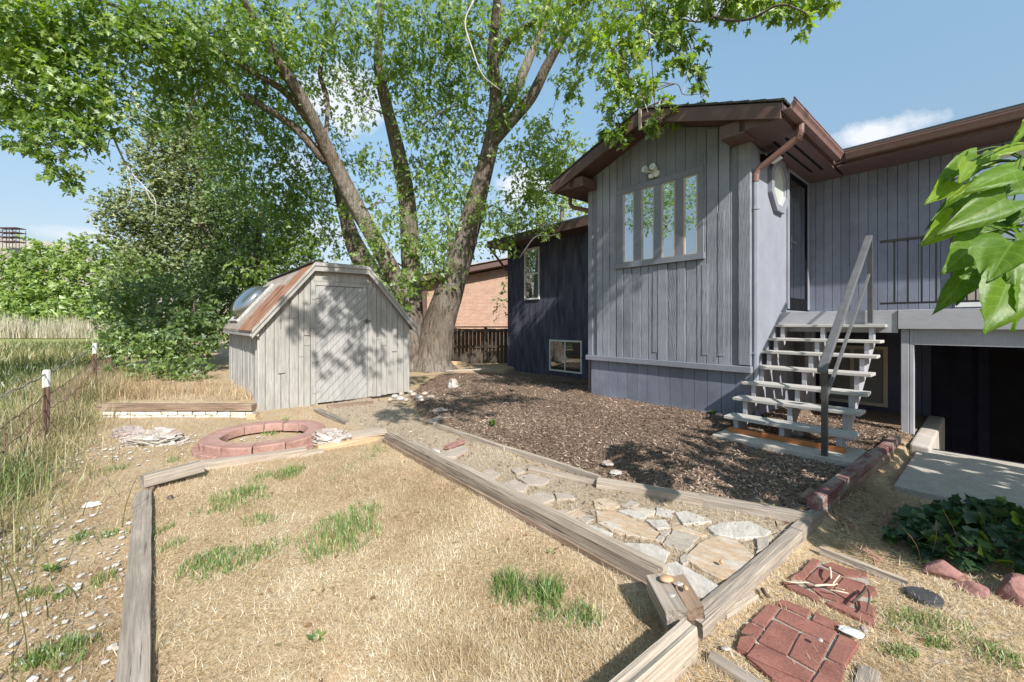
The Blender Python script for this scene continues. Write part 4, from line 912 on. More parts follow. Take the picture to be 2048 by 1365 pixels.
# low stone wall left of the shed
M_limest = sm('cream_stone', [(.3, (.42,.385,.33)), (.6, (.54,.51,.45)), (.8, (.58,.56,.52))], 5, (1,1,1), .85, .7, .015, fine=4)
wx0, wx1 = gp(207,839,.0), gp(505,839,.0)
k = 0
for row in range(2):
    x = 0.0
    while x < .97:
        wd = .07+.06*random.random(); a, b = x, min(x+wd, 1.0); x = b+.004; k += 1
        p, q = wx0+(wx1-wx0)*a, wx0+(wx1-wx0)*b; c_ = (p+q)/2; ln = np.linalg.norm(q-p)
        j_ = lambda: .008*(random.random()-.5)
        o = MB().hexa([(-ln*.49+j_(),-.08+.02*random.random(),j_()),(ln*.49+j_(),-.08+.02*random.random(),j_()),(ln*.49,.08,0),(-ln*.49,.08,0),(-ln*.49+j_(),-.075+.02*random.random(),.05+j_()),(ln*.49+j_(),-.075+.02*random.random(),.05+j_()),(ln*.49,.08,.05),(-ln*.49,.08,.05)]).build('wall_stone', M_limest, bevel=.006)
        o.location = Vector(c_+np.array((0,.05,.012+row*.056))); tag(o, 'one of the cream stones in the low wall under the brown timber', 'stone', 'cream stones of the low wall')
# white pebbles and a bit of stone on the stake
M_tanst = sm('tan_pebble', [(.3, (.36,.21,.11)), (.7, (.50,.34,.21))], 6, (1,1,1), .6, .1, .003)
rock('pebble', 'flat oval tan pebble resting on the split stake', gp(1333,1158,.215), (.034,.024,.014), M_tanst, 101, 'pebble', rough=.06)
rock('pebble', 'small brown oval pebble on the right part of the split stake', gp(1371,1176,.19), (.012,.017,.010), M_tanst, 102, 'pebble', rough=.06)
rock('pebble', 'white flat stone chip at the front of the split stake', gp(1342,1190,.185), (.021,.017,.008), M_quartz, 103, 'pebble', rough=.1, sharp=.8)
rock('pebble', 'grey rough stone chip between the tan pebble and the small brown pebble', gp(1358,1168,.205), (.022,.013,.010), M_quartz, 104, 'pebble', rough=.3)
rock('pebble', 'brown round nut on the largest white flagstone', gp(1443,1124,.10), (.012,.012,.012), M_tanst, 105, 'nut', rough=.05)
rock('pebble', 'white pebble on the near red pavers', gp(1640,1280,.06), (.012,.010,.008), M_quartz, 106, 'pebble', rough=.15)
rock('pebble', 'white stone in the straw left of the near red pavers', gp(1452,1297,.02), (.022,.012,.010), M_quartz, 107, 'pebble', rough=.2)
rock('plaster_lump', 'white plaster spill at the right corner of the near red pavers', gp(1702,1264,.035), (.050,.030,.010), M_white, 108, 'plaster', rough=.3, rot=-.7)
rock('pebble', 'brown stone in the straw right of the near red pavers', gp(1727,1258,.03), (.014,.017,.013), M_pinkrock, 109, 'pebble', rough=.2)
# flagstones
def slabstone(name, label, pts, off, s_, z, th, mat, cat, group=None, jag=.006, seed=0, inset=0.0, bev=.004):
    P = zpoly(pts, off, s_, z); c_ = P.mean(0); P = c_ + (P-c_)*(1-inset)
    Q = []
    for a, b in zip(P, np.roll(P, -1, 0)):
        n = max(1, int(np.linalg.norm(b-a)/.035))
        for k in range(n):
            p = a+(b-a)*k/n; Q.append(p + (np.array((fbm(p[0]*30, p[1]*30, 0, seed), fbm(p[0]*30, p[1]*30, 5, seed), 0), float)*jag*4 if jag else 0))
    Q = np.array(Q); base = c_.copy(); base[2] = z-th
    o = MB().prism([tuple(p) for p in (Q - np.array((0,0,th)))], (0,0,th)).build(name, mat, None, base, bevel=bev, seg=1)
    V = np.empty(len(o.data.vertices)*3, np.float32); o.location = Vector(base)
    return tag(o, label, cat, group)
def flagmat(name, stops, rot):
    t = NT(name); tc_ = t.n('ShaderNodeTexCoord').outputs['Object']; oi = t.n('ShaderNodeObjectInfo'); vr = t.n('ShaderNodeVectorRotate', rotation_type='Z_AXIS'); t.l(tc_, vr.inputs['Vector']); t.l(t.math('MULTIPLY', oi.outputs['Random'], 2.6), vr.inputs['Angle']); va = t.n('ShaderNodeVectorMath', operation='ADD'); t.l(vr.outputs[0], va.inputs[0]); t.l(oi.outputs['Random'], va.inputs[1]); tc_ = va.outputs[0]
    g = t.noise(4, 6, .62, (1.0, 2.6, 1), rot=(0,0,rot), vec=tc_); h = t.noise(22, 4, .65, (1, 2.5, 1), rot=(0,0,rot), vec=tc_)
    c = t.mix(.5, t.ramp(g, stops), t.ramp(h, [(.3, (.72,.70,.68)), (.62, (1.15,1.15,1.15))]), 'MULTIPLY')
    return t.done(t.bsdf(c, .85, t.bump(g, .9, .02, t.bump(h, .6, .006)), spec=.25))
FW = flagmat('white_flagstone', [(.28, (.29,.25,.22)), (.45, (.43,.395,.36)), (.7, (.51,.48,.45))], .7)
FO = flagmat('orange_streaked_flagstone', [(.3, (.45,.42,.375)), (.48, (.42,.30,.20)), (.62, (.47,.41,.35)), (.8, (.50,.48,.45))], .5)
FG = flagmat('grey_flagstone', [(.3, (.29,.25,.215)), (.7, (.41,.365,.315))], .2)
FC = sm('beige_stepping_stone', [(.3, (.31,.255,.215)), (.7, (.42,.355,.305))], 14, (1,1,1), .95, .5, .004, fine=6)
flag = [
 ([(715,505),(840,510),(1000,585),(1085,635),(1050,665),(960,650),(830,630),(720,570)], FO, 'flagstone with orange streaks in the middle of the path'),
 ([(838,500),(900,490),(1000,523),(990,545),(920,535)], FW, 'narrow white flagstone behind the orange streaked one'),
 ([(905,472),(1052,498),(1042,525),(1005,520),(910,486)], FO, 'cream flagstone touching the mulch edging'),
 ([(1000,553),(1112,553),(1142,602),(1060,602)], FW, 'small white flagstone right of the orange streaked one'),
 ([(1168,510),(1240,503),(1382,560),(1300,572),(1220,575)], FW, 'white wedge flagstone near the mulch edging timber'),
 ([(1362,597),(1450,570),(1600,563),(1722,620),(1690,650),(1520,657),(1400,632)], FW, 'broad white flagstone at the right end of the path'),
 ([(1165,608),(1312,645),(1230,737),(1098,690)], FG, 'square grey flagstone in the middle of the path'),
 ([(1243,760),(1330,680),(1430,648),(1530,680),(1622,760),(1592,810),(1500,892),(1440,892),(1330,840),(1250,790)], FO, 'largest round flagstone with brown streaks'),
 ([(1118,810),(1180,803),(1442,945),(1330,1002),(1290,990),(1088,850)], FW, 'long white flagstone beside the split stake'),
 ([(808,712),(900,690),(1040,698),(1132,745),(1100,803),(1030,837),(955,790)], FW, 'white flagstone against the lawn timber'),
 ([(608,602),(680,583),(802,630),(782,667),(720,672)], FW, 'small white flagstone against the lawn timber, farther off'),
 ([(600,545),(650,528),(692,550),(650,572)], FG, 'small blue grey flagstone left of the orange streaked one'),
 ([(688,437),(760,428),(852,470),(802,492),(708,482)], FO, 'tan flagstone near the half buried timber'),
 ([(518,517),(600,488),(652,530),(560,562)], FO, 'brownish flagstone at the left end of the stones'),
 ([(1150,600),(1200,585),(1350,640),(1320,650)], FO, 'thin brown flagstone strip above the square grey one'),
 ([(455,500),(530,500),(600,560),(530,570)], FC, 'pale tan flagstone beside the upper lawn timber'),
 ([(1190,770),(1238,745),(1245,800),(1215,820)], FG, 'small grey chip of flagstone between the long white and the round one'),
 ([(860,470),(905,440),(960,460),(900,485)], FG, 'small dark flagstone by the mulch edging, left of the cream one'),
 ([(1060,480),(1160,500),(1150,545),(1060,520)], FW, 'pale flagstone between the cream one and the white wedge'),
 ([(640,690),(720,690),(790,735),(760,760)], FC, 'beige flagstone between the two stones against the lawn timber'),
 ([(1640,660),(1730,650),(1700,720),(1650,740)], FG, 'grey flagstone at the corner of the path beams'),
 ([(1090,620),(1145,612),(1090,680),(1050,670)], FG, 'small grey flagstone right of the orange streaked one')]
for i, (pts, m_, lb) in enumerate(flag):
    slabstone('flagstone', lb, pts, (950,850), 2.923, .070+.003*(i % 3), .05, m_, 'flagstone', 'flagstones of the path', seed=i, inset=-.05)
step = [([(0,290),(100,258),(147,290),(100,327),(20,322)], 'beige stepping stone nearest the lawn timber at the far end of the path'),
 ([(128,352),(220,320),(312,350),(290,387),(180,387)], 'beige stepping stone in the middle of the beige ones'),
 ([(240,302),(340,285),(442,320),(400,352),(310,347)], 'beige stepping stone nearest the mulch'),
 ([(278,420),(380,393),(452,400),(472,432),(360,472),(288,442)], 'largest beige stepping stone littered with bark bits'),
 ([(213,257),(262,245),(292,270),(240,287)], 'small beige stepping stone farthest along the path'),
 ([(460,395),(560,402),(592,432),(480,432)], 'pale thin stepping stone nearest the white flagstones')]
for i, (pts, lb) in enumerate(step): slabstone('stepping_stone', lb, pts, (950,850), 2.923, .076, .04, FC, 'stepping stone', 'beige stepping stones of the path', seed=30+i)
slabstone('stepping_stone', 'pale stepping stone with a red plank end on it', [(1050,772),(1180,750),(1330,700),(1382,732),(1280,790),(1130,792)], (600,720), 4.096, .082, .04, FC, 'stepping stone', 'beige stepping stones of the path', seed=41)
slabstone('stepping_stone', 'pinkish flat stone at the far start of the edging board', [(1038,492),(1160,450),(1242,465),(1110,502)], (600,720), 4.096, .10, .04, FC, 'stepping stone', 'beige stepping stones of the path', seed=42)
rock('boulder', 'small white rock at the left end of the pale stepping stone', gp(869,905,.08), (.085,.06,.04), M_quartz, 51, sharp=.6, sub=3)
timber('brick_shard', 'long broken red brick piece lying on the pale stepping stone', tp(893,894,.10), tp(926,880,.11), .07, .03, M_redrock, cat='brick')
# ---- red pavers
t = NT('red_clay_paver'); tc_ = t.n('ShaderNodeTexCoord').outputs['Object']; oi = t.n('ShaderNodeObjectInfo')
va = t.n('ShaderNodeVectorMath', operation='ADD'); t.l(tc_, va.inputs[0]); t.l(oi.outputs['Random'], va.inputs[1])
b1 = t.noise(7, 5, .65, vec=va.outputs[0]); b2 = t.noise(90, 3, .7, vec=va.outputs[0])
c_ = t.ramp(b1, [(.3, (.175,.075,.06)), (.55, (.25,.108,.086)), (.8, (.32,.16,.13))])
c_ = t.mix(t.math('MULTIPLY', oi.outputs['Random'], .35), c_, (.30,.13,.11))
M_paver = t.done(t.bsdf(t.mix(.4, c_, t.ramp(b2, [(.35, (.5,.5,.5)), (.6, (1.15,1.15,1.15))]), 'MULTIPLY'), .85, t.bump(b2, .5, .004, t.bump(b1, .3, .006)), spec=.25))
PV = (1380, 1015); near = [
 ([(610,750),(702,776),(580,937),(478,882)], 'top left paver of the near red patch'),
 ([(458,892),(572,942),(450,1128),(363,1090),(398,962)], 'left edge paver of the near red patch'),
 ([(662,738),(732,715),(942,800),(912,855)], 'thin left paver along the far edge of the near red patch'),
 ([(948,875),(975,813),(1202,920),(1152,962)], 'thin right paver along the far edge of the near red patch'),
 ([(718,785),(905,865),(1150,970),(1090,1055),(868,958),(668,855)], 'long paver across the second row of the near red patch'),
 ([(652,872),(850,967),(755,1148),(530,1040)], 'left middle paver of the near red patch'),
 ([(868,972),(1088,1065),(985,1275),(770,1152)], 'right middle paver of the near red patch'),
 ([(1168,985),(1322,1055),(1262,1150),(1212,1235),(1072,1165)], 'right edge paver beside the white plaster spill'),
 ([(1062,1180),(1202,1240),(1182,1365),(1130,1460),(925,1400)], 'lower right paver of the near red patch'),
 ([(520,1052),(745,1157),(970,1287),(930,1362),(690,1265),(440,1150)], 'long paver in the lower row of the near red patch'),
 ([(440,1160),(690,1275),(910,1372),(880,1440),(640,1330)], 'near edge paver of the near red patch, partly under straw')]
farp = [
 ([(872,490),(955,392),(1015,415),(890,562),(782,545)], 'left edge paver of the far red patch'),
 ([(1030,442),(1100,425),(1220,470),(1382,510),(1380,545),(1200,530)], 'far edge paver of the far red patch beside the edging board'),
 ([(905,560),(1012,458),(1190,535),(1105,642)], 'middle paver of the far red patch under the pale sticks'),
 ([(1202,540),(1372,592),(1272,742),(1112,652)], 'right middle paver of the far red patch'),
 ([(718,577),(770,565),(1012,690),(990,727),(760,612)], 'left paver in the front row of the far red patch'),
 ([(880,580),(1100,662),(1268,745),(1240,762),(1030,692)], 'narrow paver in the second row of the far red patch'),
 ([(1058,742),(1110,725),(1290,790),(1442,870),(1440,915),(1330,870),(1190,802)], 'long front paver of the far red patch, nearest the near patch'),
 ([(1288,722),(1400,740),(1452,800),(1430,842),(1300,792)], 'small right corner paver of the far red patch'),
 ([(1382,602),(1440,620),(1452,650),(1392,692),(1330,680)], 'paver at the right edge of the far red patch')]
for i, (pts, lb) in enumerate(near + farp): slabstone('paver', lb, pts, PV, 3.9, .020+.002*(i % 2), .04, M_paver, 'paver', 'red clay pavers', jag=.0015, seed=60+i, inset=.012, bev=.002)
M_mortar = sm('sandy_mortar', [(.3, (.24,.215,.18)), (.7, (.36,.33,.285))], 20, (1,1,1), .95, .5, .004)
slabstone('mortar_bed', 'sandy grey mortar showing between the near red pavers', [(630,760),(960,840),(1190,925),(1300,1055),(1195,1245),(1120,1440),(900,1400),(450,1150),(380,1080),(470,890)], PV, 3.9, .011, .03, M_mortar, 'mortar', jag=.002, seed=201, inset=.03)
slabstone('mortar_bed', 'sandy grey mortar showing between the far red pavers', [(960,400),(1100,430),(1380,520),(1440,640),(1430,860),(1200,790),(740,590),(870,490)], PV, 3.9, .011, .03, M_mortar, 'mortar', jag=.002, seed=202, inset=.05)
for pts, lb in (([(460,500),(620,320),(800,345),(640,525)], 'shaded purple paver nearest the red timber'), ([(812,348),(990,382),(930,480),(770,570),(655,530)], 'shaded purple paver against the ivy'), ([(120,420),(425,530),(390,580),(170,500)], 'long shaded purple paver half covered in straw'), ([(420,700),(600,860),(520,900),(360,760)], 'shaded paver showing between straw and the edging board')):
    slabstone('paver', lb, pts, (1650,950), 5.146, .020, .04, M_paver, 'paver', 'red clay pavers', jag=.001, seed=90, inset=.01)
MB_ = MB().disc((0,0,0), (0,0,1), .075, .02, 24)
dc = thing('drain_cover', 'round black plastic drain cover in the straw right of the far pavers', 'drain cover', gp(1848,1198,.0)+np.array((0,0,.0)))
BASE[dc.name]['base'] = np.zeros(3); MB_.build('lid', M_iron, dc)
mb = MB()
for i in range(7): y = -.05+i*.0167; hw_ = (.07**2-y*y)**.5; mb.box(-hw_, hw_, y-.004, y+.004, .02, .026)
mb.build('ribs', M_iron, dc)
# sticks and litter
M_stick = sm('pale_bare_stick', [(.3, (.50,.40,.30)), (.7, (.66,.56,.44))], 9, (1,1,1), .8, .3, .002)
M_bark2 = sm('dark_bark_bit', [(.3, (.05,.035,.03)), (.7, (.12,.085,.07))], 12, (1,1,1), .9, .6, .004)
def stick(lb, pts, z, r, mat=None, cat='stick'):
    P = np.array([gp(1380+a/3.9, 1015+b/3.9, z+.01*(i % 2)) for i, (a, b) in enumerate(pts)]); P = cr(P, 5)
    o = MB().tube(P, np.linspace(r, r*.6, len(P)), 7).build('stick', mat or M_stick, smooth=True); solo(o); tag(o, lb, cat, 'sticks lying on the pavers')
stick('thick bent pale twig standing out at the top of the far red pavers', [(1088,470),(1098,510),(1100,555)], .055, .007)
stick('short pale twig slanting beside the thick bent twig', [(1165,530),(1115,598)], .055, .005)
stick('longest white stick across the far red pavers', [(970,612),(1060,605),(1110,607),(1152,597)], .055, .006)
stick('thin white stick in front of the longest one', [(1090,645),(1160,655),(1235,672)], .055, .004)
stick('thin short white stick right of the longest one', [(1128,625),(1205,645)], .055, .003)
stick('long pale straw stalk at the right of the far red pavers', [(1325,537),(1420,570),(1480,600)], .055, .003)
stick('dark curled twig at the right corner of the far red pavers', [(1270,740),(1330,690),(1385,640),(1400,700),(1390,770),(1380,810)], .05, .006, M_bark2)
stick('dark bark stick in the straw left of the far red pavers', [(565,640),(590,680),(620,700)], .03, .011, M_bark2)
stick('grey twig over the left edge of the near red pavers', [(400,990),(460,995),(495,992)], .05, .004, M_bark2)
stick('thin twig lying over the front row of the far red pavers', [(720,570),(800,585),(925,587)], .052, .004)
# fire ring
M_ring = sm('dull_red_concrete', [(.25, (.15,.085,.07)), (.42, (.31,.175,.145)), (.62, (.37,.225,.195)), (.8, (.42,.29,.26))], 6, (1,1,1), .95, .4, .006, fine=12)
def make_block(ro, ri, h_, a):
    n = 6; mb = MB(); V = []
    for i in range(n+1):
        q = -a/2 + a*i/n
        for r, z in ((ri, 0), (ro, 0), (ro+.0, h_*.5), (ro, h_-.012), (ro-.012, h_), (ri+.006, h_), (ri, h_-.006)):
            rr = r + (.018*(fbm(q*9, z*14, 0, 77)) if abs(r-ro) < .001 else 0); V.append((rr*math.sin(q), -rr*math.cos(q)+ro, z))
    m = 7; f = [(i*m+j, i*m+(j+1) % m, (i+1)*m+(j+1) % m, (i+1)*m+j) for i in range(n) for j in range(m)] + [tuple(range(m))[::-1], tuple(range(n*m, (n+1)*m))]
    return mb.add(V, f).build('ring_block', M_ring, bevel=.003, seg=1)
RC = np.array((-3.0, 5.06)); NB = 13
wh_ = ['nearest the photographer','second from the nearest, rightwards','third from the nearest, rightwards','at the right end beside the white rock','second past the right end','third past the right end, far side','on the far side, right of the middle','on the far side facing the shed','on the far side, left of the middle','second before the left end','at the left end','first past the left end, near side','next to the nearest, leftwards']
proto = make_block(.66, .46, .100, 2*math.pi/NB - .022)
for i in range(NB):
    o = proto if i == 0 else proto.copy()
    if i: col.objects.link(o)
    q = 2*math.pi*i/NB + .1; o.rotation_euler = (.02*math.sin(i*3), .02*math.cos(i*2), q)
    o.location = (RC[0] + .66*math.sin(q), RC[1] - .66*math.cos(q), .030 + .006*math.sin(i*1.7)); tag(o, 'red upper fire ring block ' + wh_[i], 'block', 'red blocks of the fire ring')
proto2 = make_block(.70, .48, .075, 2*math.pi/NB - .02)
for j, i in enumerate((-2.5, -1.5, -.5, .5, 1.5, 2.5)):
    o = proto2 if j == 0 else proto2.copy()
    if j: col.objects.link(o)
    q = 2*math.pi*i/NB - .12; o.rotation_euler = (0, 0, q); o.location = (RC[0]-.01 + .70*math.sin(q), RC[1]-.02 - .70*math.cos(q), -.02)
    tag(o, 'sunken lower block peeping out under the near side of the fire ring', 'block', 'sunken lower blocks of the fire ring')
# crumpled paper
o = rock('paper_scrap', 'crumpled white paper lying in the dry grass by the fence', gp(184,1010,.03), (.062,.045,.022), M_white, 120, 'paper', rough=.5, sub=3, freq=3, sharp=.6)
rock('pine_cone', 'small dark cone lying in the straw near the far left lawn corner', gp(340,995,.02), (.025,.022,.018), M_bark2, 121, 'cone', rough=.4)

# ================================================================ wire fence on the left
M_post = sm('rusty_brown_post', [(.3, (.10,.06,.045)), (.7, (.18,.115,.09))], 8, (1,1,.3), .8, .4, .004)
M_wire = sm('grey_wire', [(.3, (.14,.13,.12)), (.7, (.26,.25,.24))], 20, (1,1,1), .6, .1, .001)
wfn = thing('wire_fence', 'sagging wire mesh fence on brown white topped stakes along the left of the yard', 'fence', (-5.56, 4.96, 0))
PPOS = [np.array((-3.08, 1.92)), np.array((-5.56, 4.96)), np.array((-8.04, 8.0)), np.array((-10.46, 11.0)), np.array((-12.9, 14.0))]
PTOP = [.88, .90, 1.08, .97, 1.0]
for p, zt in zip(PPOS, PTOP):
    MB().box(p[0]-.028, p[0]+.028, p[1]-.012, p[1]+.012, -.2, zt-.20).box(p[0]-.006, p[0]+.006, p[1]-.04, p[1]-.012, -.2, zt-.22).build('post', M_post, wfn, bevel=.002)
    pt = MB().box(p[0]-.030, p[0]+.030, p[1]-.014, p[1]+.014, zt-.20, zt).box(p[0]-.007, p[0]+.007, p[1]-.042, p[1]-.014, zt-.21, zt-.01).build('post_top', M_white, wfn, bevel=.002)
top, mesh = MB(), MB()
for a, b, za, zb in zip(PPOS[:-1], PPOS[1:], PTOP[:-1], PTOP[1:]):
    n = 26
    for lvl, sag in ((.06, .05), (.30, .12), (.48, .20), (.66, .22), (.80, .2)):
        f = np.linspace(0, 1, n); P = np.stack((a[0]+(b[0]-a[0])*f, a[1]+(b[1]-a[1])*f - .02, (za-lvl)+(zb-za)*f - sag*4*f*(1-f)*.5 + .012*np.sin(f*40)), 1)
        (top if lvl < .1 else mesh).tube(P, .007 if lvl < .1 else .0055, 5)
        if lvl < .1: top.tube(P + np.stack((.008*np.sin(f*160), 0*f, .008*np.cos(f*160)), 1), .004, 4)
    for k in range(24):
        f = (k+.5)/24; sg = 2*f*(1-f); base_ = np.array((a[0]+(b[0]-a[0])*f, a[1]+(b[1]-a[1])*f - .02))
        z1 = za+(zb-za)*f - .30 - .12*sg; z2 = za+(zb-za)*f - .86 - .2*sg
        P = [(base_[0]+.035*math.sin(j*1.1+k*1.7)*(j/6), base_[1]+.05*math.sin(j*.9+k)*(j/6), z1+(z2-z1)*j/6) for j in range(7)]
        mesh.tube(P, .0048, 4)
top.build('top_wire', M_wire, wfn); mesh.build('wire_mesh', M_post, wfn)
# scaffold far off on the hill
sf = thing('scaffold_tower', 'far off open steel scaffold standing on the hill at the left edge', 'scaffold', at(22, 488, 200))
c_ = at(22, 490, 200); mb, mb2 = MB(), MB()
for dx in (-4.6, -1.6, 1.6, 4.8):
    for dy in (-2, 2): mb.tube([(c_[0]+dx, c_[1]+dy, c_[2]-4), (c_[0]+dx, c_[1]+dy, c_[2]+8.2-.11*(dx+4.6))], .14, 5)
for i in range(4): mb2.box(c_[0]-4.7, c_[0]+4.9, c_[1]-2.1, c_[1]+2.1, c_[2]+1.2+i*2.15, c_[2]+1.55+i*2.15)
M_scaf = sm('dark_red_steel', [(.3, (.05,.03,.035)), (.7, (.09,.05,.055))], 1, (1,1,1), .7, 0, 0)
mb.build('uprights', M_iron, sf); mb2.build('decks', M_scaf, sf)
mb = MB()
for i in range(3): mb.tube([(c_[0]-4.5, c_[1]-2, c_[2]+1.5+i*2.15), (c_[0]+1.5*(i+.5), c_[1]-2, c_[2]+3.4+i*2.15)], .12, 4).tube([(c_[0]+4.6, c_[1]-2, c_[2]+1.5+i*2.15), (c_[0]+.3, c_[1]-2, c_[2]+3.4+i*2.15)], .12, 4)
mb.build('braces', M_scaf, sf)
# ================================================================ foliage materials
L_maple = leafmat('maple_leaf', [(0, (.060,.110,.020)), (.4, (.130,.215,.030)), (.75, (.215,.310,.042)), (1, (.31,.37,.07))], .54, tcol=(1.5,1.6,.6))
L_conif = leafmat('juniper_foliage', [(0, (.060,.085,.028)), (.5, (.140,.175,.056)), (1, (.27,.29,.12))], .28)
L_bush = leafmat('box_elder_leaf', [(0, (.045,.080,.020)), (.5, (.105,.175,.034)), (1, (.22,.30,.065))], .4)
L_far = leafmat('far_tree_leaf', [(0, (.085,.145,.022)), (.5, (.175,.265,.038)), (1, (.29,.37,.075))], .38)
L_cat = leafmat('catalpa_leaf', [(0, (.035,.080,.012)), (.5, (.085,.165,.020)), (1, (.21,.30,.05))], .5, .55, .018, (1.2,1.5,.35))
L_ivy = leafmat('ivy_leaf', [(0, (.020,.045,.022)), (.55, (.045,.095,.030)), (.8, (.11,.19,.028)), (1, (.22,.30,.035))], .3, .4, .05)
L_green = leafmat('green_grass', [(0, (.065,.115,.03)), (.5, (.14,.23,.055)), (.85, (.24,.32,.10)), (1, (.50,.44,.22))], .3)
L_straw = leafmat('dry_grass', [(0, (.22,.135,.070)), (.3, (.46,.335,.19)), (.6, (.64,.515,.345)), (.85, (.77,.665,.495)), (1, (.85,.79,.66))], .25, .5, .03, (1,1,1))
L_weed = leafmat('tall_field_grass', [(0, (.05,.07,.022)), (.4, (.12,.145,.045)), (.7, (.27,.235,.11)), (1, (.44,.36,.21))], .3)
L_reed = leafmat('pale_reeds', [(0, (.16,.20,.07)), (.4, (.40,.35,.24)), (1, (.66,.60,.50))], .3, .5, .03, (1,1,1))
t = NT('silver_maple_bark'); tc_ = t.n('ShaderNodeTexCoord').outputs['Object']
g = t.noise(4.2, 7, .68, (3.6, 3.6, .55), vec=tc_); g2 = t.noise(11, 5, .65, (3.5, 3.5, .5), vec=tc_); b = t.noise(.8, 4, .6, vec=tc_); o_ = t.noise(1.3, 3, .5, (1,1,.5), vec=tc_)
c = t.mix(.65, t.ramp(b, [(.35, (.21,.165,.13)), (.65, (.33,.29,.25))]), t.ramp(g, [(.36, (.22,.19,.17)), (.48, (.8,.8,.8)), (.66, (1.4,1.4,1.4))]), 'MULTIPLY')
c = t.mix(t.ramp(o_, [(.68, (0,0,0)), (.74, (.75,.75,.75))]), c, (.34,.16,.045))
M_bark = t.done(t.bsdf(c, .95, t.bump(g, 1.0, .14, t.bump(g2, 1.0, .05)), spec=.1))
M_twig = sm('brown_twig', [(.3, (.085,.065,.05)), (.7, (.17,.13,.10))], 12, (1,1,.3), .9, .3, .003)
M_bare = sm('bleached_bare_branch', [(.3, (.32,.29,.27)), (.7, (.46,.43,.40))], 12, (1,1,.3), .85, .3, .003)

def crown(name, clumps, leaf, shape, mat, parent, dens, n_per=10, spray=.42, droop=.6, shell=.45, tmean=.5, depth=.8, flat=.8, jit=.2):
    """clumps: (px, py, depth, rx_px, ry_px[, tint shift[, density]])"""
    Cs, As, Ns, Ts, Ss = [], [], [], [], []
    for cl in clumps:
        px, py, y, rx, ry = cl[:5]; sh = cl[5] if len(cl) > 5 else 0; dn = cl[6] if len(cl) > 6 else 1
        c = at(px, py, y); k = y/F; r = np.array((rx*k, max(rx, ry)*k*depth, ry*k))
        m = max(2, int(dens*dn*rx*ry*math.pi/n_per/100))
        P, d = ellipsoid(c, r, m, shell)
        C, A, N = sprays(P, d*np.array((1,1,.6)), n_per, min(spray, .9*min(rx, ry)*k), droop, flat)
        Cs.append(C); As.append(A); Ns.append(N); n = len(C)
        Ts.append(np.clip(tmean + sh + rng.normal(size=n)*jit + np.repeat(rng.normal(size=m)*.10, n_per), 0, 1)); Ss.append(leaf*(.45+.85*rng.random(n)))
    return leaf_mesh(name, np.vstack(Cs), np.vstack(As), np.vstack(Ns), np.concatenate(Ss), shape, np.concatenate(Ts), mat, parent)
def network(mk, anchors, arad, targets, r0=.05, seed=1, twigs=5, trad=1.0, sides=7):
    """grow limbs from the anchor points to each target, nearest first, then twigs inside the clump; mk() starts a new limb mesh"""
    A = [np.asarray(a) for a in anchors]; R = list(arad); O = [None]*len(A); left = [(np.asarray(c), r) for c, r in targets]; rs = np.random.default_rng(seed)
    while left:
        pts = np.array(A); best = None
        for i, (c, r) in enumerate(left):
            d = np.linalg.norm(pts - c, axis=1) + 1.2*np.maximum(pts[:,2] - c[2], 0); j = int(d.argmin())
            if best is None or d[j] < best[0]: best = (d[j], i, j)
        _, i, j = best; c, r = left.pop(i); a = A[j]; L_ = np.linalg.norm(c-a); rad = min(R[j]*.6, r0*(.35+.3*L_))
        mb = O[j] if O[j] is not None else mk()
        m1 = a + (c-a)*.35 + np.array((0,0,.10*L_)) + rs.normal(size=3)*.06*L_; m2 = a + (c-a)*.7 + np.array((0,0,.09*L_)) + rs.normal(size=3)*.05*L_
        P = cr([a, m1, m2, c], 5); rr = np.linspace(rad, max(rad*.3, .008), len(P)); mb.tube(P, rr, sides)
        for q in (5, 8, 11, 15): A.append(P[q]); R.append(rr[q]); O.append(mb)
        for k in range(twigs):
            s = P[rs.integers(7, 16)]; e = c + norm(rs.normal(size=3))*np.asarray(r)*.85; mm = (s+e)/2 + rs.normal(size=3)*.08*np.linalg.norm(e-s) + np.array((0,0,.06))
            T = cr([s, mm, e], 4); mb.tube(T, np.linspace(max(.35*rad, .009), .0035, len(T))*trad, 4)
def ctarg(cl): k = cl[2]/F; return at(*cl[:3]), (cl[3]*k, max(cl[3], cl[4])*k*.8, cl[4]*k)
def stem(mb, rows, sides=14, lump=.10, seed=0, k=6):
    """rows: (px, py, depth, width_px) -> a lumpy tapering stem; returns its points and radii"""
    R = np.array([np.append(at(a, b, y), w_*y/F/2) for a, b, y, w_ in rows]); R = cr(R, k); R[:,3] *= .88
    mb.tube(R[:,:3], np.maximum(R[:,3], .004), sides, lump, seed); return list(R[:,:3]), list(R[:,3])

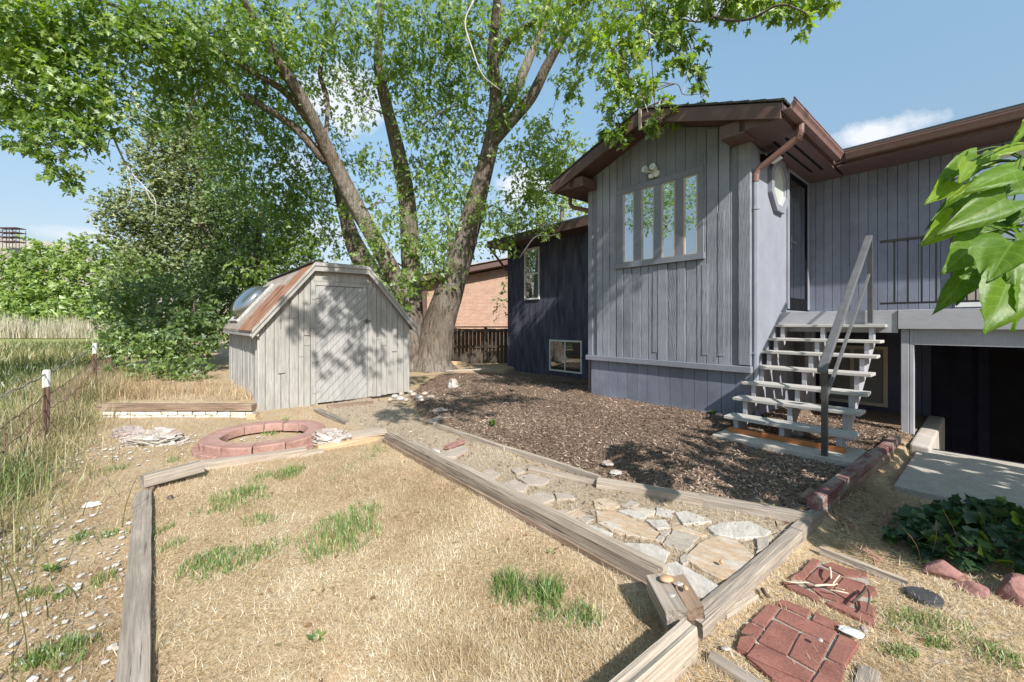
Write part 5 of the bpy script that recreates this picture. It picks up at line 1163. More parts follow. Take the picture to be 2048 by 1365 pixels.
# ================================================================ the big silver maple
maple = thing('maple_tree', 'big silver maple with several leaning stems rising behind the shed', 'tree', (-2.35, 12.2, 0))
tk = MB(); AP, AR = [], []
stems = [
 [(858,772,12.0,108),(862,735,12.1,86),(876,660,12.2,72),(898,590,12.1,64),(922,510,11.9,55),(945,430,11.7,47),(966,350,11.4,40),(985,270,11.1,34),(992,190,10.8,28),(985,120,10.4,24),(990,50,10.0,20),(1000,-60,9.4,14)],
 [(838,765,12.4,75),(832,700,12.5,50),(828,620,12.5,42),(822,540,12.5,40),(818,450,12.4,38),(808,370,12.2,36),(790,280,12.0,30),(770,200,11.7,25),(757,130,11.4,20),(760,40,11.0,16),(770,-60,10.6,10)],
 [(842,760,12.3,70),(815,620,12.2,44),(784,545,12.0,40),(745,470,11.7,37),(705,400,11.3,35),(665,320,10.9,33),(640,270,10.6,30),(605,200,10.1,27),(560,130,9.6,23),(520,60,9.1,19),(480,-10,8.6,15),(430,-90,8,10)],
 [(838,760,12.7,50),(770,600,13.2,44),(730,530,13.4,46),(706,480,13.5,38),(690,430,13.5,28),(672,360,13.5,20),(655,290,13.5,14)],
 [(985,285,11.1,26),(1020,245,11.0,26),(1062,195,10.8,25),(1095,130,10.5,21),(1130,70,10.1,16),(1165,20,9.7,12),(1210,-40,9.2,8)],
 [(1000,240,11.0,20),(1040,160,11.2,22),(1070,90,11.3,17),(1092,40,11.4,12),(1110,-20,11.5,8)],
 [(985,130,10.5,20),(1010,90,10.2,17),(1050,55,9.8,14),(1110,25,9.2,12),(1180,-5,8.4,10),(1280,-10,7.4,8),(1380,10,6.6,7),(1440,38,6.0,7),(1500,38,5.6,6),(1560,10,5.3,5),(1610,25,5.2,3)],
 [(990,60,10.0,17),(1000,20,9.8,15),(985,-40,9.5,12)],
 [(652,325,10.9,20),(600,265,10.6,18),(560,235,10.3,16),(520,210,10.0,13),(470,180,9.6,9),(420,150,9.2,6)],
 [(640,270,10.6,22),(575,190,10.1,16),(510,147,9.6,13),(440,105,9.0,11),(370,75,8.5,10),(312,50,8.0,9),(260,25,7.6,8),(200,0,7.2,7),(120,-30,6.8,5)],
 [(650,300,10.8,10),(655,200,11,9),(640,150,11,9),(655,80,11,8),(690,10,11,6)],
]
for i, r in enumerate(stems):
    p, q = stem(tk, r, 18 if i < 5 else 9, .13 if i < 4 else .06, i); 
    AP += p[len(p)//4:]; AR += q[len(q)//4:]
for a in range(7):                              # root flare
    q = a*.9+.3; c_ = at(858, 740, 12.1); e = np.array((math.cos(q), math.sin(q)*.8, 0)); tk.tube(cr([c_+e*.3+np.array((0,0,.35)), c_+e*.62+np.array((0,0,.02)), c_+e*1.05+np.array((0,0,-.22))], 4), np.linspace(.24, .08, 9), 8, .15, a)
tk.build('trunk', M_bark, maple, smooth=True)
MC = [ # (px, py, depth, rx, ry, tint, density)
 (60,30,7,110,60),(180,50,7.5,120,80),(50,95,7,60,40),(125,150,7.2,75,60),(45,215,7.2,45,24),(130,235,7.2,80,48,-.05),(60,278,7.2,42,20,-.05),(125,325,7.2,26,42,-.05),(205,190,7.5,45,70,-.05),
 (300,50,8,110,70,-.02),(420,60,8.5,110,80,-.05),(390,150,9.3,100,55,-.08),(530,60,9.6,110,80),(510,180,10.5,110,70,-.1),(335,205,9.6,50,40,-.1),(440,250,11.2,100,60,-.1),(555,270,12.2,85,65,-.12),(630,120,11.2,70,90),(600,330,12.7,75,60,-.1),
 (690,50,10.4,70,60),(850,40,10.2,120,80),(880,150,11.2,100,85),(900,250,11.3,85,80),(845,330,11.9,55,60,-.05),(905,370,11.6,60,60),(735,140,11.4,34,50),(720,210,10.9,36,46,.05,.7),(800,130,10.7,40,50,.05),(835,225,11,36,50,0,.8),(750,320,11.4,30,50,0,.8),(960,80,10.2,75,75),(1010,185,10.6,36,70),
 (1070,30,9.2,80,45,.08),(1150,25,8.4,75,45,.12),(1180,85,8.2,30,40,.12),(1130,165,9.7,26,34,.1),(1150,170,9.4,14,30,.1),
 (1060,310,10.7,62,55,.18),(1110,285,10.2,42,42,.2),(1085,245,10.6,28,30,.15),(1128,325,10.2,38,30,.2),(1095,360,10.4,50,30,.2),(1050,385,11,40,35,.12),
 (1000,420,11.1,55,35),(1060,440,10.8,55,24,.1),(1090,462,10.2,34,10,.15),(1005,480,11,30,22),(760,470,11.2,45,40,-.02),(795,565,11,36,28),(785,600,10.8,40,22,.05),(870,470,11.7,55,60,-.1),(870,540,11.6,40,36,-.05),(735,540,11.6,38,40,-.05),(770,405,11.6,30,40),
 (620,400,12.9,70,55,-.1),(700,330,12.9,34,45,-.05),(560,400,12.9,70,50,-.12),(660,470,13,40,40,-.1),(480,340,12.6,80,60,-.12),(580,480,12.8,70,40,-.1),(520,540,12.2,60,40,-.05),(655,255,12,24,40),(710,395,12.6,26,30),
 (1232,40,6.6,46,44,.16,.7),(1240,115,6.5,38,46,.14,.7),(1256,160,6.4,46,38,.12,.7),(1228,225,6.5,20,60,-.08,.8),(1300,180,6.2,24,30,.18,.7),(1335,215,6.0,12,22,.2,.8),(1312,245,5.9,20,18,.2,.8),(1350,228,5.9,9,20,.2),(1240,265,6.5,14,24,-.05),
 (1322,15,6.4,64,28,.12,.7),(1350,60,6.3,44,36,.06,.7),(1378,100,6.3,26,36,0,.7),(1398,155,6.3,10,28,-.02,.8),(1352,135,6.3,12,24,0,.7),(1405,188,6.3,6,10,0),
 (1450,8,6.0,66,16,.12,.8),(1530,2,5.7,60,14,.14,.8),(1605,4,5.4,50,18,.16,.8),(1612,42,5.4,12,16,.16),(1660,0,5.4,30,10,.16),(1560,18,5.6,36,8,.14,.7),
 (-1050,-545,4,620,370,0,.075),(700,-50,9,300,40,0,.3),(1250,-60,7,180,50,.1,.6),(1500,-50,6,140,40,.1),(-60,120,7.2,90,110),(1579,-1155,1.45,515,200,0,.04),(1649,-464,2.35,283,110,0,.07),(808,-2146,1.5,440,220,0,.014),(379,-2367,1.39,250,150,0,.018),(2220,-1180,2.4,330,190,0,.09),(2560,-1320,2.2,220,110,0,.04),(796,-150,4.0,110,55,0,.8),(910,-190,3.9,70,40,0,.8),(690,-130,4.4,60,40,0,.9),(1080,-330,3.6,110,80,0,.15),  # unseen clumps, most added to fill the pane reflection and cast shade
]
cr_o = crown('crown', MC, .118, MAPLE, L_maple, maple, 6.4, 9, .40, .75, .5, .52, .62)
LM = []
def newlimb(): LM.append(MB()); return LM[-1]
network(newlimb, AP, AR, [ctarg(c) for c in MC], .045, 3, 4)
for m_ in LM: m_.build('limb', M_twig, maple, smooth=True)
db = MB()
stem(db, [(312,50,8.0,8),(285,72,7.9,8),(240,85,7.9,7),(218,108,7.9,7),(216,150,7.9,6),(214,200,7.9,6),(224,262,7.9,5),(240,305,7.9,4),(262,345,7.9,3),(290,375,7.9,2.4),(310,400,7.9,2),(312,435,7.9,1.5)], 7, .05)
for rows in ([(218,110,7.9,3),(200,95,7.8,2),(185,75,7.8,1.5),(172,68,7.8,1)],[(216,150,7.9,3),(240,165,7.8,2),(258,190,7.8,2),(275,210,7.8,1.5),(300,232,7.8,1.2)],[(258,190,7.8,2),(270,215,7.8,1.5),(305,240,7.8,1.2),(318,245,7.8,1)],[(224,262,7.9,3),(215,300,7.8,2),(222,325,7.8,1.2)],[(240,305,7.9,2.4),(262,370,7.8,1.8),(258,410,7.8,1.4),(232,428,7.8,1)],
  [(290,375,7.9,2),(305,405,7.8,1.5),(330,415,7.8,1)],[(505,147,9.6,5),(450,152,9.4,4.5),(405,172,9.2,4),(385,205,9.1,3.5),(380,230,9.1,2.5),(392,268,9.1,1.5)],[(312,50,8,3),(345,40,8,2),(355,38,8,1)],[(370,75,8.4,3),(395,60,8.3,2),(410,30,8.3,1.2)],[(285,72,7.9,2.4),(288,90,7.9,2),(280,97,7.9,1.4)],[(218,108,7.9,2.4),(232,112,7.9,1.6),(238,100,7.9,1)],
  [(1290,60,6.3,4),(1320,80,6.3,4),(1360,110,6.3,4),(1400,150,6.3,3),(1420,180,6.3,2)],[(1330,30,6.3,4),(1366,80,6.3,3),(1376,130,6.3,2),(1368,180,6.3,1.5),(1358,195,6.3,1)],[(1270,160,6.3,3),(1285,195,6.2,2.4),(1296,225,6,1.6)],
  [(948,0,9.5,4),(930,45,9.5,4),(945,100,9.4,4),(965,150,9.4,3),(1000,180,9.4,2)],[(845,250,11.2,5),(880,225,11,4),(920,208,10.8,3)],[(845,250,11.2,4),(853,272,11,2)],[(660,150,11,4),(710,175,10.9,4),(745,205,10.9,3)],[(1040,515,10.5,4),(1070,475,10,3),(1100,472,9.6,2.5),(1120,468,9.4,2)]):
    if rows[0][2] > 7.85 and rows[0][2] < 7.95: stem(db, rows, 5, 0, 0, 4)
    else: stem(m_ := MB(), rows, 5, 0, 0, 4); m_.build('bare_twig', M_bare, maple, smooth=True)
db.build('bare_branch', M_bare, maple, smooth=True)

# ================================================================ trees and shrubs behind the shed and along the fence
def plant(name, label, cat, clumps, leaf, shape, mat, dens, base, trunkrows=None, tw=.5, group=None, **kw):
    th = thing(name, label, cat, base, group=group); tp_ = clumps
    crown('crown', tp_, leaf, shape, mat, th, dens, **kw)
    mb = MB(); P_, R_ = [], []
    for rows in (trunkrows or []):
        p, q = stem(mb, rows, 8, .08, 3); P_ += p; R_ += q
    if P_: network(lambda: mb, P_, R_, [ctarg(c) for c in clumps], .04, 5, 2); mb.build('trunk', M_twig, th, smooth=True)
    return th
plant('juniper_tree', 'tall olive green juniper with ragged crown left of the leaning maple stems', 'tree',
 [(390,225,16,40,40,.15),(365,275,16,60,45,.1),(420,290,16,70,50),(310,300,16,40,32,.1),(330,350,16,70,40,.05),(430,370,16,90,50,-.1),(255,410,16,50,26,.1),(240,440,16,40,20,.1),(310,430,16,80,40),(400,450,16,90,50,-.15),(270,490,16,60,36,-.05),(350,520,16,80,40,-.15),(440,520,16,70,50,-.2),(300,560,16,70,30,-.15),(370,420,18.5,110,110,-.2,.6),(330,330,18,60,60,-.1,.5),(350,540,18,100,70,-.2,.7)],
 .15, TUFT, L_conif, 16, (-10.5, 16.3, 0), [[(420,700,16.2,30),(415,560,16.2,26),(405,420,16.1,20),(395,300,16,12),(390,220,16,5)]], n_per=8, spray=.40, droop=.15, tmean=.5)
plant('dark_tree', 'dark dense leafy tree filling the gap between juniper and shed roof', 'tree',
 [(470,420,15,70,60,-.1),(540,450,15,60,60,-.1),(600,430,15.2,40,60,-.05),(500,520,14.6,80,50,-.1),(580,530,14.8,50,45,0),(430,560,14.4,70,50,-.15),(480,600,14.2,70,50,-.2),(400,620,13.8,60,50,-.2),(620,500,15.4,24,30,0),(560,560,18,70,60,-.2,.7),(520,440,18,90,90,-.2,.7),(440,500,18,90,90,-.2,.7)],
 .15, OVAL, L_bush, 13, (-9.2, 15, 0), [[(510,720,15,24),(512,600,15,20),(515,500,15,14),(520,420,15,6)]], n_per=9, spray=.4, droop=.3)
plant('shrub', 'tall shady box elder shrub between the wire fence and the shed', 'shrub',
 [(250,590,12.5,50,50,.05,1.2),(310,600,12,50,50,-.1),(370,600,11.6,50,50,-.12),(300,660,11,60,45,-.08),(360,670,10.6,60,50,-.12),(415,650,11,35,50,-.2),(250,655,11.5,35,35,.05),(270,540,13,40,35,.1)],
 .125, MAPLE, L_bush, 9.5, (-8.2, 11.2, .1), [[(330,770,11.2,14),(325,690,11.2,11),(310,600,11.8,7)],[(345,770,11.1,12),(380,680,11,9),(390,600,11.4,5)]], n_per=8, spray=.35, droop=.4, tmean=.5)
plant('shrub', 'low sunlit leafy shrub at the foot of the taller one by the shed', 'shrub',
 [(250,690,10.2,40,30,.15),(300,715,9.8,45,28,.15),(350,735,9.4,40,24,.05),(395,735,9.4,26,26,0),(215,680,10.6,26,26,.1),(330,690,10.2,40,25,.15),(270,745,9.4,36,20,.05)],
 .10, MAPLE, L_bush, 8, (-7.0, 9.9, .1), [[(320,775,9.8,9),(315,735,9.8,7),(300,700,10,4)]], n_per=8, spray=.28, droop=.3, tmean=.55)
plant('background_tree', 'bright yellow green tree rising behind the navy wing roof', 'tree',
 [(1110,360,24,60,40,.1),(1160,400,24,50,50,.15),(1080,410,24,50,40,.1),(1130,430,24,60,40,.1),(1190,340,24,40,50,.1),(1060,440,24,40,30,.05),(1165,330,24,28,24,.15)],
 .24, OVAL, L_far, 5, (3.2, 24, 0), [[(1120,640,24,16),(1120,500,24,13),(1125,400,24,7)]], n_per=8, spray=.5, droop=.3)
plant('background_tree', 'grey green tree seen between the maple stems above the brick house', 'tree',
 [(880,430,27,60,60),(930,480,27,60,40),(820,470,27,50,50),(960,420,27,50,50),(870,500,27,70,26),(1000,470,27,40,30)],
 .26, OVAL, L_far, 4.5, (-4, 27, 0), [[(900,640,27,16),(900,520,27,12),(895,430,27,6)]], n_per=8, spray=.5, droop=.3, tmean=.4)
plant('shrub', 'small upright evergreen against the sunny brick wall', 'shrub', [(1008,585,17.5,8,22,.1),(1004,615,17.5,12,24,0),(1010,560,17.5,5,14,.1)], .12, TUFT, L_bush, 8, (-.3, 17.5, 0), None, n_per=8, spray=.2, droop=0)
FT = [('rounded sunlit tree at the far left edge beyond the reeds', [(-40,560,48,80,60),(20,545,47,60,50),(10,600,45,70,50),(60,590,46,50,45)], (-58, 47)),
 ('rounded tree second from the left beyond the reeds', [(80,520,50,50,42),(110,505,50,45,32),(70,560,48,60,40),(130,560,49,55,50),(100,610,46,60,40)], (-55, 50)),
 ('rounded tree in the middle of the far row beyond the reeds', [(165,520,52,45,40),(190,500,52,45,30),(170,570,50,55,45),(215,560,51,50,45),(160,620,47,60,36)], (-51, 52)),
 ('far tree half behind the olive juniper', [(240,510,54,45,36),(260,560,54,50,50),(225,610,50,50,40),(290,540,56,60,50)], (-50, 54)),
 ('low brushy tree at the foot of the far row behind the reeds', [(20,640,43,60,26),(90,645,43,60,24),(160,652,42,50,20),(205,650,41,40,26)], (-45, 43))]
for lb, cl, (x, y) in FT:
    plant('far_tree', lb, 'tree', cl, .55, TUFT, L_far, 6.5, (x, y, 0), [[(cl[0][0]+30, 665, cl[0][2]+4, 7), (cl[0][0]+30, 610, cl[0][2]+4, 5), (cl[0][0]+20, 570, cl[0][2]+3, 3)]], group='trees beyond the reeds', n_per=8, spray=1.0, droop=.2)
# catalpa at the right edge: big heart leaves placed one by one
cat_ = thing('catalpa_tree', 'young catalpa with large heart shaped leaves at the right edge', 'tree', (2.95, 1.75, 0))
HE = []
def heart_leaf(base_, tip, wid, nrm_, fold, curl, nu=14, nv=7):
    ax = tip-base_; ln = np.linalg.norm(ax); ax = ax/ln; B = norm(np.cross(nrm_, ax)); N = np.cross(ax, B)
    V = []; seedk = rng.random()*50; m = 2*nv+1
    for i in range(nu+1):
        u = i/nu; hw_ = wid/2*(1.0*math.sin(math.pi*min(1, (u+.10)/1.1)**.62)**.85)*(1-u*.15)
        for j in range(-nv, nv+1):
            v = j/nv; x = u - .16*abs(v)**1.5*(1-u)**2*1.2
            z = fold*abs(v)*hw_ - curl*ln*u*u + .008*math.sin(5*v+4*u+seedk)*abs(v) + .016*float(fbm(u*4, v*3, seedk)) + .0025*math.cos((u*5.5-abs(v)*1.6)*6.28)*min(1, abs(v)*4)
            V.append(base_ + ax*ln*x + B*hw_*v*(1+.04*math.sin(9*u+seedk)) + N*z)
    f, vt = [], []
    for i in range(nu):
        for j in range(m-1):
            f.append((i*m+j, i*m+j+1, (i+1)*m+j+1, (i+1)*m+j)); u = (i+.5)/nu; v = (j+.5-nv)/nv; 
            vt.append(.16*float(vn(u*6, v*5, seedk)))
    UVL.append([(i/nu, j/nv) for i in range(nu+1) for j in range(-nv, nv+1)])
    return np.array(V), f, vt
CL = [(1040,180,795,228,95,1.95,.9),(1040,60,975,185,70,1.8,.6),(770,240,512,378,125,1.95,.55),(745,262,575,295,45,2.0,.95),(705,275,662,395,95,1.9,.8),(600,398,460,520,95,1.95,.95),(650,415,588,505,70,2.0,.95),(1000,325,702,425,140,1.75,.45),(1045,360,820,490,190,1.85,.25),(700,450,465,645,70,2.05,.25),(795,520,622,572,90,1.95,.6),(925,495,577,685,160,1.75,.3),(605,622,433,777,120,1.85,.95),(965,655,720,665,85,2.0,.15),(765,742,560,935,165,1.8,.4),(968,750,818,965,240,1.65,.45),(805,890,620,1095,130,1.85,.35),(690,950,518,1178,100,1.8,.4),(930,1000,850,1285,240,1.6,.5),(1045,800,850,1125,180,1.72,.4),(1060,880,1030,1090,160,1.65,.45),(1010,1040,985,1285,140,1.6,.5),(1000,690,1060,780,110,1.9,.3),(665,1010,645,1125,50,1.95,.3),(870,560,760,640,120,2.1,.15),(960,560,900,680,130,2.15,.15),(880,870,760,980,130,2.1,.2),(1040,560,960,640,130,2.0,.2),(820,660,700,760,90,2.1,.2),(840,250,760,330,80,2.1,.5),(720,225,690,265,40,2.0,.9),(1040,270,985,300,50,1.9,.9),(880,1150,800,1200,100,1.9,.2),(1100,640,1050,760,140,1.9,.3),(1030,470,1100,560,150,1.95,.3)]
V_, F_, T_, UVL = [], [], [], []; pet = MB(); hub = [np.array((2.75, 1.95, 2.0)), np.array((2.6, 2.0, 1.75)), np.array((2.7, 1.85, 1.5)), np.array((2.55,2.05,2.25))]
def addleaf(b_, tp__, w_, tn, fine=True):
    nr = norm(np.array((.25,-.55,.75)) + rng.normal(size=3)*.30); ax = tp__-b_
    nr = norm(nr - norm(ax)*(nr @ norm(ax))); v, f, vt = heart_leaf(b_, tp__, w_, nr, .05+.16*rng.random(), .04+.18*rng.random(), *((14, 7) if fine else (7, 4)))
    n0 = sum(len(x) for x in V_); V_.append(v); F_.extend([tuple(n0+i for i in q) for q in f]); T_.extend(np.clip(tn*.85 + np.array(vt), 0, 1))
for bx, by, tx, ty, wd, y, tn in CL:
    b_ = at(1700+bx/2.967, 230+by/2.967, y+.03); tp__ = at(1700+tx/2.967, 230+ty/2.967, y-.05*rng.random()); addleaf(b_, tp__, wd/2.967*y/F*1.3, np.clip(tn+rng.normal()*.05, 0, 1))
    h_ = min(hub, key=lambda q: np.linalg.norm(q-b_)); P = cr([h_, (h_+b_)/2+np.array((0,0,.05)), b_], 4); pet.tube(P, np.linspace(.006, .003, len(P)), 5)
for k in range(720):                            # the rest of the crown, out of frame to the right
    d = rdir(1)[0]; c_ = (np.array((3.95, 1.4, 1.95)) if k % 5 < 3 else np.array((5.0, 1.5, 2.1))) + d*np.array((1.25, 1.15, 1.05))*rng.random()**.4
    if c_[0]/max(c_[1], .1) < 1.26 and c_[1] > .1: continue
    addleaf(c_, c_ + norm(d*.6+np.array((0,0,-.8))+rng.normal(size=3)*.3)*.22, .19, .2+.5*rng.random(), False)
V_ = np.vstack(V_); L_ = np.array([i for f in F_ for i in f]); me = raw_mesh('crown', V_ - BASE[cat_.name]['base'], [4]*len(F_), L_, np.array(T_), smooth=True); me.materials.append(L_cat)
uv_ = np.vstack([np.array(q) for q in UVL])
for nm, cc in (('leaf_u', 0), ('leaf_v', 1)): me.attributes.new(nm, 'FLOAT', 'POINT').data.foreach_set('value', np.ascontiguousarray(uv_[:, cc], np.float32))
link(bpy.data.objects.new('crown', me), cat_)
tkm = MB(); tr = cr([(2.95,1.75,-.1),(2.97,1.78,.6),(2.92,1.82,1.2),(2.85,1.85,1.8),(2.88,1.85,2.4)], 5); tkm.tube(tr, np.linspace(.045, .015, len(tr)), 9, .05)
for h_ in hub: q = tr[np.argmin(np.abs(tr[:,2]-h_[2]+.3))]; P = cr([q, (q+h_)/2+np.array((0,0,.04)), h_], 4); tkm.tube(P, np.linspace(.014, .007, len(P)), 6)
tkm.build('trunk', M_twig, cat_, smooth=True); pet.build('leaf_stalks', L_green, cat_)
def veined():
    t = NT('catalpa_leaf_veined'); u, v = t.attr('leaf_u'), t.math('ABSOLUTE', t.attr('leaf_v')); tc_ = t.n('ShaderNodeTexCoord').outputs['Object']
    q = t.math('ABSOLUTE', t.math('SUBTRACT', t.math('FRACT', t.math('SUBTRACT', t.math('MULTIPLY', u, 5.5), t.math('MULTIPLY', v, 1.7))), .5))
    side = t.ramp(q, [(.012, (1,1,1)), (.055, (0,0,0))]); mid = t.ramp(v, [(.015, (1,1,1)), (.06, (0,0,0))])
    ve = t.mix(1.0, side, mid, 'LIGHTEN')
    c = t.ramp(t.attr('tint'), [(0, (.050,.115,.012)), (.5, (.115,.215,.020)), (1, (.24,.34,.040))])
    c = t.mix(.5, c, t.ramp(t.noise(30, 4, .6, vec=tc_), [(.3, (.72,.74,.7)), (.7, (1.25,1.2,1.2))]), 'MULTIPLY')
    c = t.mix(t.math('MULTIPLY', ve, .45), c, (.26,.36,.09)); c = t.mix(t.ramp(t.noise(18, 3, .6, vec=tc_), [(.70, (0,0,0)), (.74, (.8,.8,.8))]), c, (.20,.12,.03))
    d = t.n('ShaderNodeBsdfDiffuse'); t.l(c, d.inputs['Color']); nb = t.bump(ve, -.5, .004, t.bump(t.noise(45, 3, .5, vec=tc_), .35, .004)); t.l(nb, d.inputs['Normal'])
    tr = t.n('ShaderNodeBsdfTranslucent'); t.l(t.mix(1.0, c, (1.2,1.5,.35), 'MULTIPLY'), tr.inputs['Color'])
    m = t.n('ShaderNodeMixShader'); m.inputs[0].default_value = .48; t.l(d.outputs[0], m.inputs[1]); t.l(tr.outputs[0], m.inputs[2])
    g = t.n('ShaderNodeBsdfGlossy'); g.inputs['Roughness'].default_value = .45; t.l(nb, g.inputs['Normal'])
    m2 = t.n('ShaderNodeMixShader'); m2.inputs[0].default_value = .025; t.l(m.outputs[0], m2.inputs[1]); t.l(g.outputs[0], m2.inputs[2])
    return t.done(m2.outputs[0])
me.materials[0] = veined()
# ivy
ivy = thing('ivy_bush', 'dense dark green ivy mound with lighter young leaves at the right edge', 'ivy', gp(1960,1120,0)); c_ = gp(1975,1105,.0)
n = 620; th_ = rng.random(n)*2*math.pi; rr = rng.random(n)**.55; px_ = c_[0]+.05 + .62*rr*np.cos(th_); py_ = c_[1] + .34*rr*np.sin(th_)
px_ = px_ + .10*(py_-c_[1]); hz = .24*np.sqrt(np.clip(1-rr**2, 0, 1)) * (.75+.5*vn(px_*7, py_*7, 0, 4)); top_ = rng.random(n)**.35
C = np.stack((px_, py_, hz*top_ + .03), 1); A = norm(np.stack((np.cos(th_)*rr, np.sin(th_)*rr - .3, -.15+0*rr), 1) + rng.normal(size=(n,3))*.45); N = norm(np.stack((.4*np.cos(th_)*rr, .4*np.sin(th_)*rr-.35, .8+0*rr), 1) + rng.normal(size=(n,3))*.35)
tn_ = np.clip(.30+.2*rng.normal(size=n) + .45*(rng.random(n) < .22), 0, 1)
leaf_mesh('leaves', C, A, N, .045+.05*rng.random(n), IVY, tn_, L_ivy, ivy)
mb = MB()
for k in range(26):
    a = rng.random()*6.28; e = c_ + np.array((.55*math.cos(a), .3*math.sin(a), .06+.1*rng.random())); P = cr([c_+np.array((.1*math.cos(a), .08*math.sin(a), .02)), (c_+e)/2+np.array((0,0,.10)), e], 4); mb.tube(P, np.linspace(.006, .002, len(P)), 5)
mb.build('stems', M_twig, ivy)
for k, (x0, y0, x1, y1) in enumerate(((1858,1130,1872,1040),(1925,1135,1886,1020),(1846,1140,1806,1056),(1905,1100,1925,1060))):
    a, b = gp(x0, y0, .0), gp(x0, y0, .0); b = at(x1, y1, a[1]-.03); m = (a+b)/2 + np.array((.02,0,.02)); o = MB().tube(cr([a, m, b], 5), .0022, 4).build('dry_stalk', L_straw); solo(o)
    tag(o, ('tall dry stalk left of the red block in front of the ivy', 'tallest dry stalk crossing the middle of the ivy', 'leftmost dry stalk leaning over the ivy edge', 'short bent dry stalk inside the ivy')[k], 'stalk', 'dry stalks before the ivy')
# ================================================================ grass, straw, mulch (uncountable: one object each)
def polar(n, r0, r1, a0=-1.25, a1=1.25, pw=1.0):
    r = r0 + (r1-r0)*rng.random(n)**pw; a = a0+(a1-a0)*rng.random(n); return r*np.sin(a), r*np.cos(a)
BLOCK = [zpoly(p, (950,850), 2.923, .07) for p, *_ in flag + step] + [zpoly(p, PV, 3.9, .03) for p, *_ in near + farp]
def free(x, y, keep=.0):
    ok = np.ones(len(x), bool)
    for p in BLOCK: ok &= ~(inpoly(x, y, p) & (rng.random(len(x)) > keep))
    d = np.stack((x, y), 1)-P0; tt = -(d @ D1); uu = d @ D2
    ok &= ~((uu > -.02) & (tt < .02) & (tt > -2.75)) & ~((uu > -1.02) & (uu < -.4) & (tt > -.06) & (tt < 1.27)) & ~((tt > 1.5) & (uu > -.96))
    e = np.stack((x, y), 1)-S0[:2]; st_ = e @ D2; ss_ = e @ D1; ok &= ~((st_ > -.02) & (st_ < 2.7) & (ss_ > -.02) & (ss_ < SD))
    ok &= ~((x-RC[0])**2 + (y-RC[1])**2 < .70**2) | ((x-RC[0])**2 + (y-RC[1])**2 < .40**2)
    return ok
def zone(a, x, y): return samp(a, x, y)
mMb, mPb = blur(mM, 1), blur(mP, 1)
# thatch of the dry lawn: short crossing strands, thinner over bare soil
x, y = polar(860000, 1.15, 8.6, pw=1.25); k = free(x, y, .09) & (zone(mMb, x, y) < .25); fz_ = zone(beyond, x, y); k &= (fz_ < .6)
pth = zone(mPb, x, y); k &= rng.random(len(x)) > pth*.5
lv = zone(blur(mL, 1), x, y); gap = fbm(x*2.2, y*2.2, 0, 31, 3); g2_ = fbm(x*7, y*7, 0, 33, 2)
k &= (rng.random(len(x)) < np.where((lv < .5) & (pth < .5), np.clip(.50+gap*2.2+g2_, .08, 1), np.clip(.82+gap*1.7+g2_*1.3, .12, 1)))
x, y, lv = x[k], y[k], lv[k]; n = len(x); print('straw', n)
az = 6.28*vn(x*1.3, y*1.3, 0, 11)*1.3 + rng.normal(size=n)*1.5
tint = np.clip(.50 + 1.05*fbm(x*1.3, y*1.3, 0, 12, 3) + .5*fbm(x*5, y*5, 0, 13, 2) + rng.normal(size=n)*.24 - .08*(lv < .5), 0, 1)
up = rng.random(n) < .22
blades('dry_grass', np.stack((x, y, gz(x, y)+.002+.010*rng.random(n)), 1), .016+.040*rng.random(n)**1.4+.006*up, .0018+.0014*rng.random(n), np.where(up, .3+.8*rng.random(n), 1.22+.33*rng.random(n)), az, tint, L_straw, seg=1)
tag(bpy.data.objects['dry_grass'], 'dry straw coloured turf over the lawn and around the stones', 'grass', kind='stuff')
x, y = polar(900, 1.3, 8.0); k = free(x, y, .6) & (zone(beyond, x, y) < .2); x, y = x[k], y[k]; n = len(x); a_ = rng.random(n)*6.28
leaf_mesh('leaf_litter', np.stack((x, y, gz(x, y)+.016), 1), np.stack((np.cos(a_), np.sin(a_), .1*rng.normal(size=n)), 1), norm(np.array((0,0,1.))+rng.normal(size=(n,3))*.4), .012+.035*rng.random(n)**2, OVAL, rng.random(n), leafmat('fallen_leaf', [(0, (.10,.055,.03)), (.5, (.26,.13,.06)), (.8, (.34,.24,.13)), (1, (.16,.18,.05))], .15))
tag(bpy.data.objects['leaf_litter'], 'small dead leaves and bits scattered over the yard', 'leaves', kind='stuff')
# bark mulch
x = -3+8*rng.random(260000); y = 2.6+9.1*rng.random(260000); k = (zone(mMb, x, y) > .4) & (rng.random(len(x)) < np.clip(4.6/y, .3, 1)**1.2*1.0)
d_ = np.stack((x, y), 1)-P0; tt, uu = -(d_ @ D1), d_ @ D2; k &= ~((uu > -.03) & (tt < .02) & (tt > -2.72)) & ~((uu > -1.0) & (uu < -.42) & (tt > -.05) & (tt < 1.26)) & ~((tt > 1.47) & (uu > .6))
k2 = (zone(mPb, x, y) > .5) & (rng.random(len(x)) < .06); k3 = inpoly(x, y, np.array([gp(*p, 0) for p in ((1650,1060),(1745,910),(1790,890),(1745,965),(1730,1020),(1700,1075))])) & (rng.random(len(x)) < .5); k = (k | k2 | k3) ; x, y = x[k], y[k]; n = len(x); print('mulch', n)
az = rng.random(n)*6.28; tl = rng.normal(size=n)*.35
A = np.stack((np.cos(az)*np.cos(tl), np.sin(az)*np.cos(tl), np.sin(tl)), 1); N = norm(np.array((0,0,1.)) + rng.normal(size=(n,3))*.45)
CHIP = np.array([(-.5,-.10,0),(-.1,-.15,.05),(.5,-.06,0),(.5,.05,.0),(.05,.14,.06),(-.5,.09,.0)], float)
M_chip = leafmat('bark_chip', [(0, (.050,.033,.026)), (.35, (.175,.115,.087)), (.65, (.33,.24,.185)), (.85, (.48,.38,.305)), (1, (.62,.53,.44))], .0, .6, .02, (1,1,1))
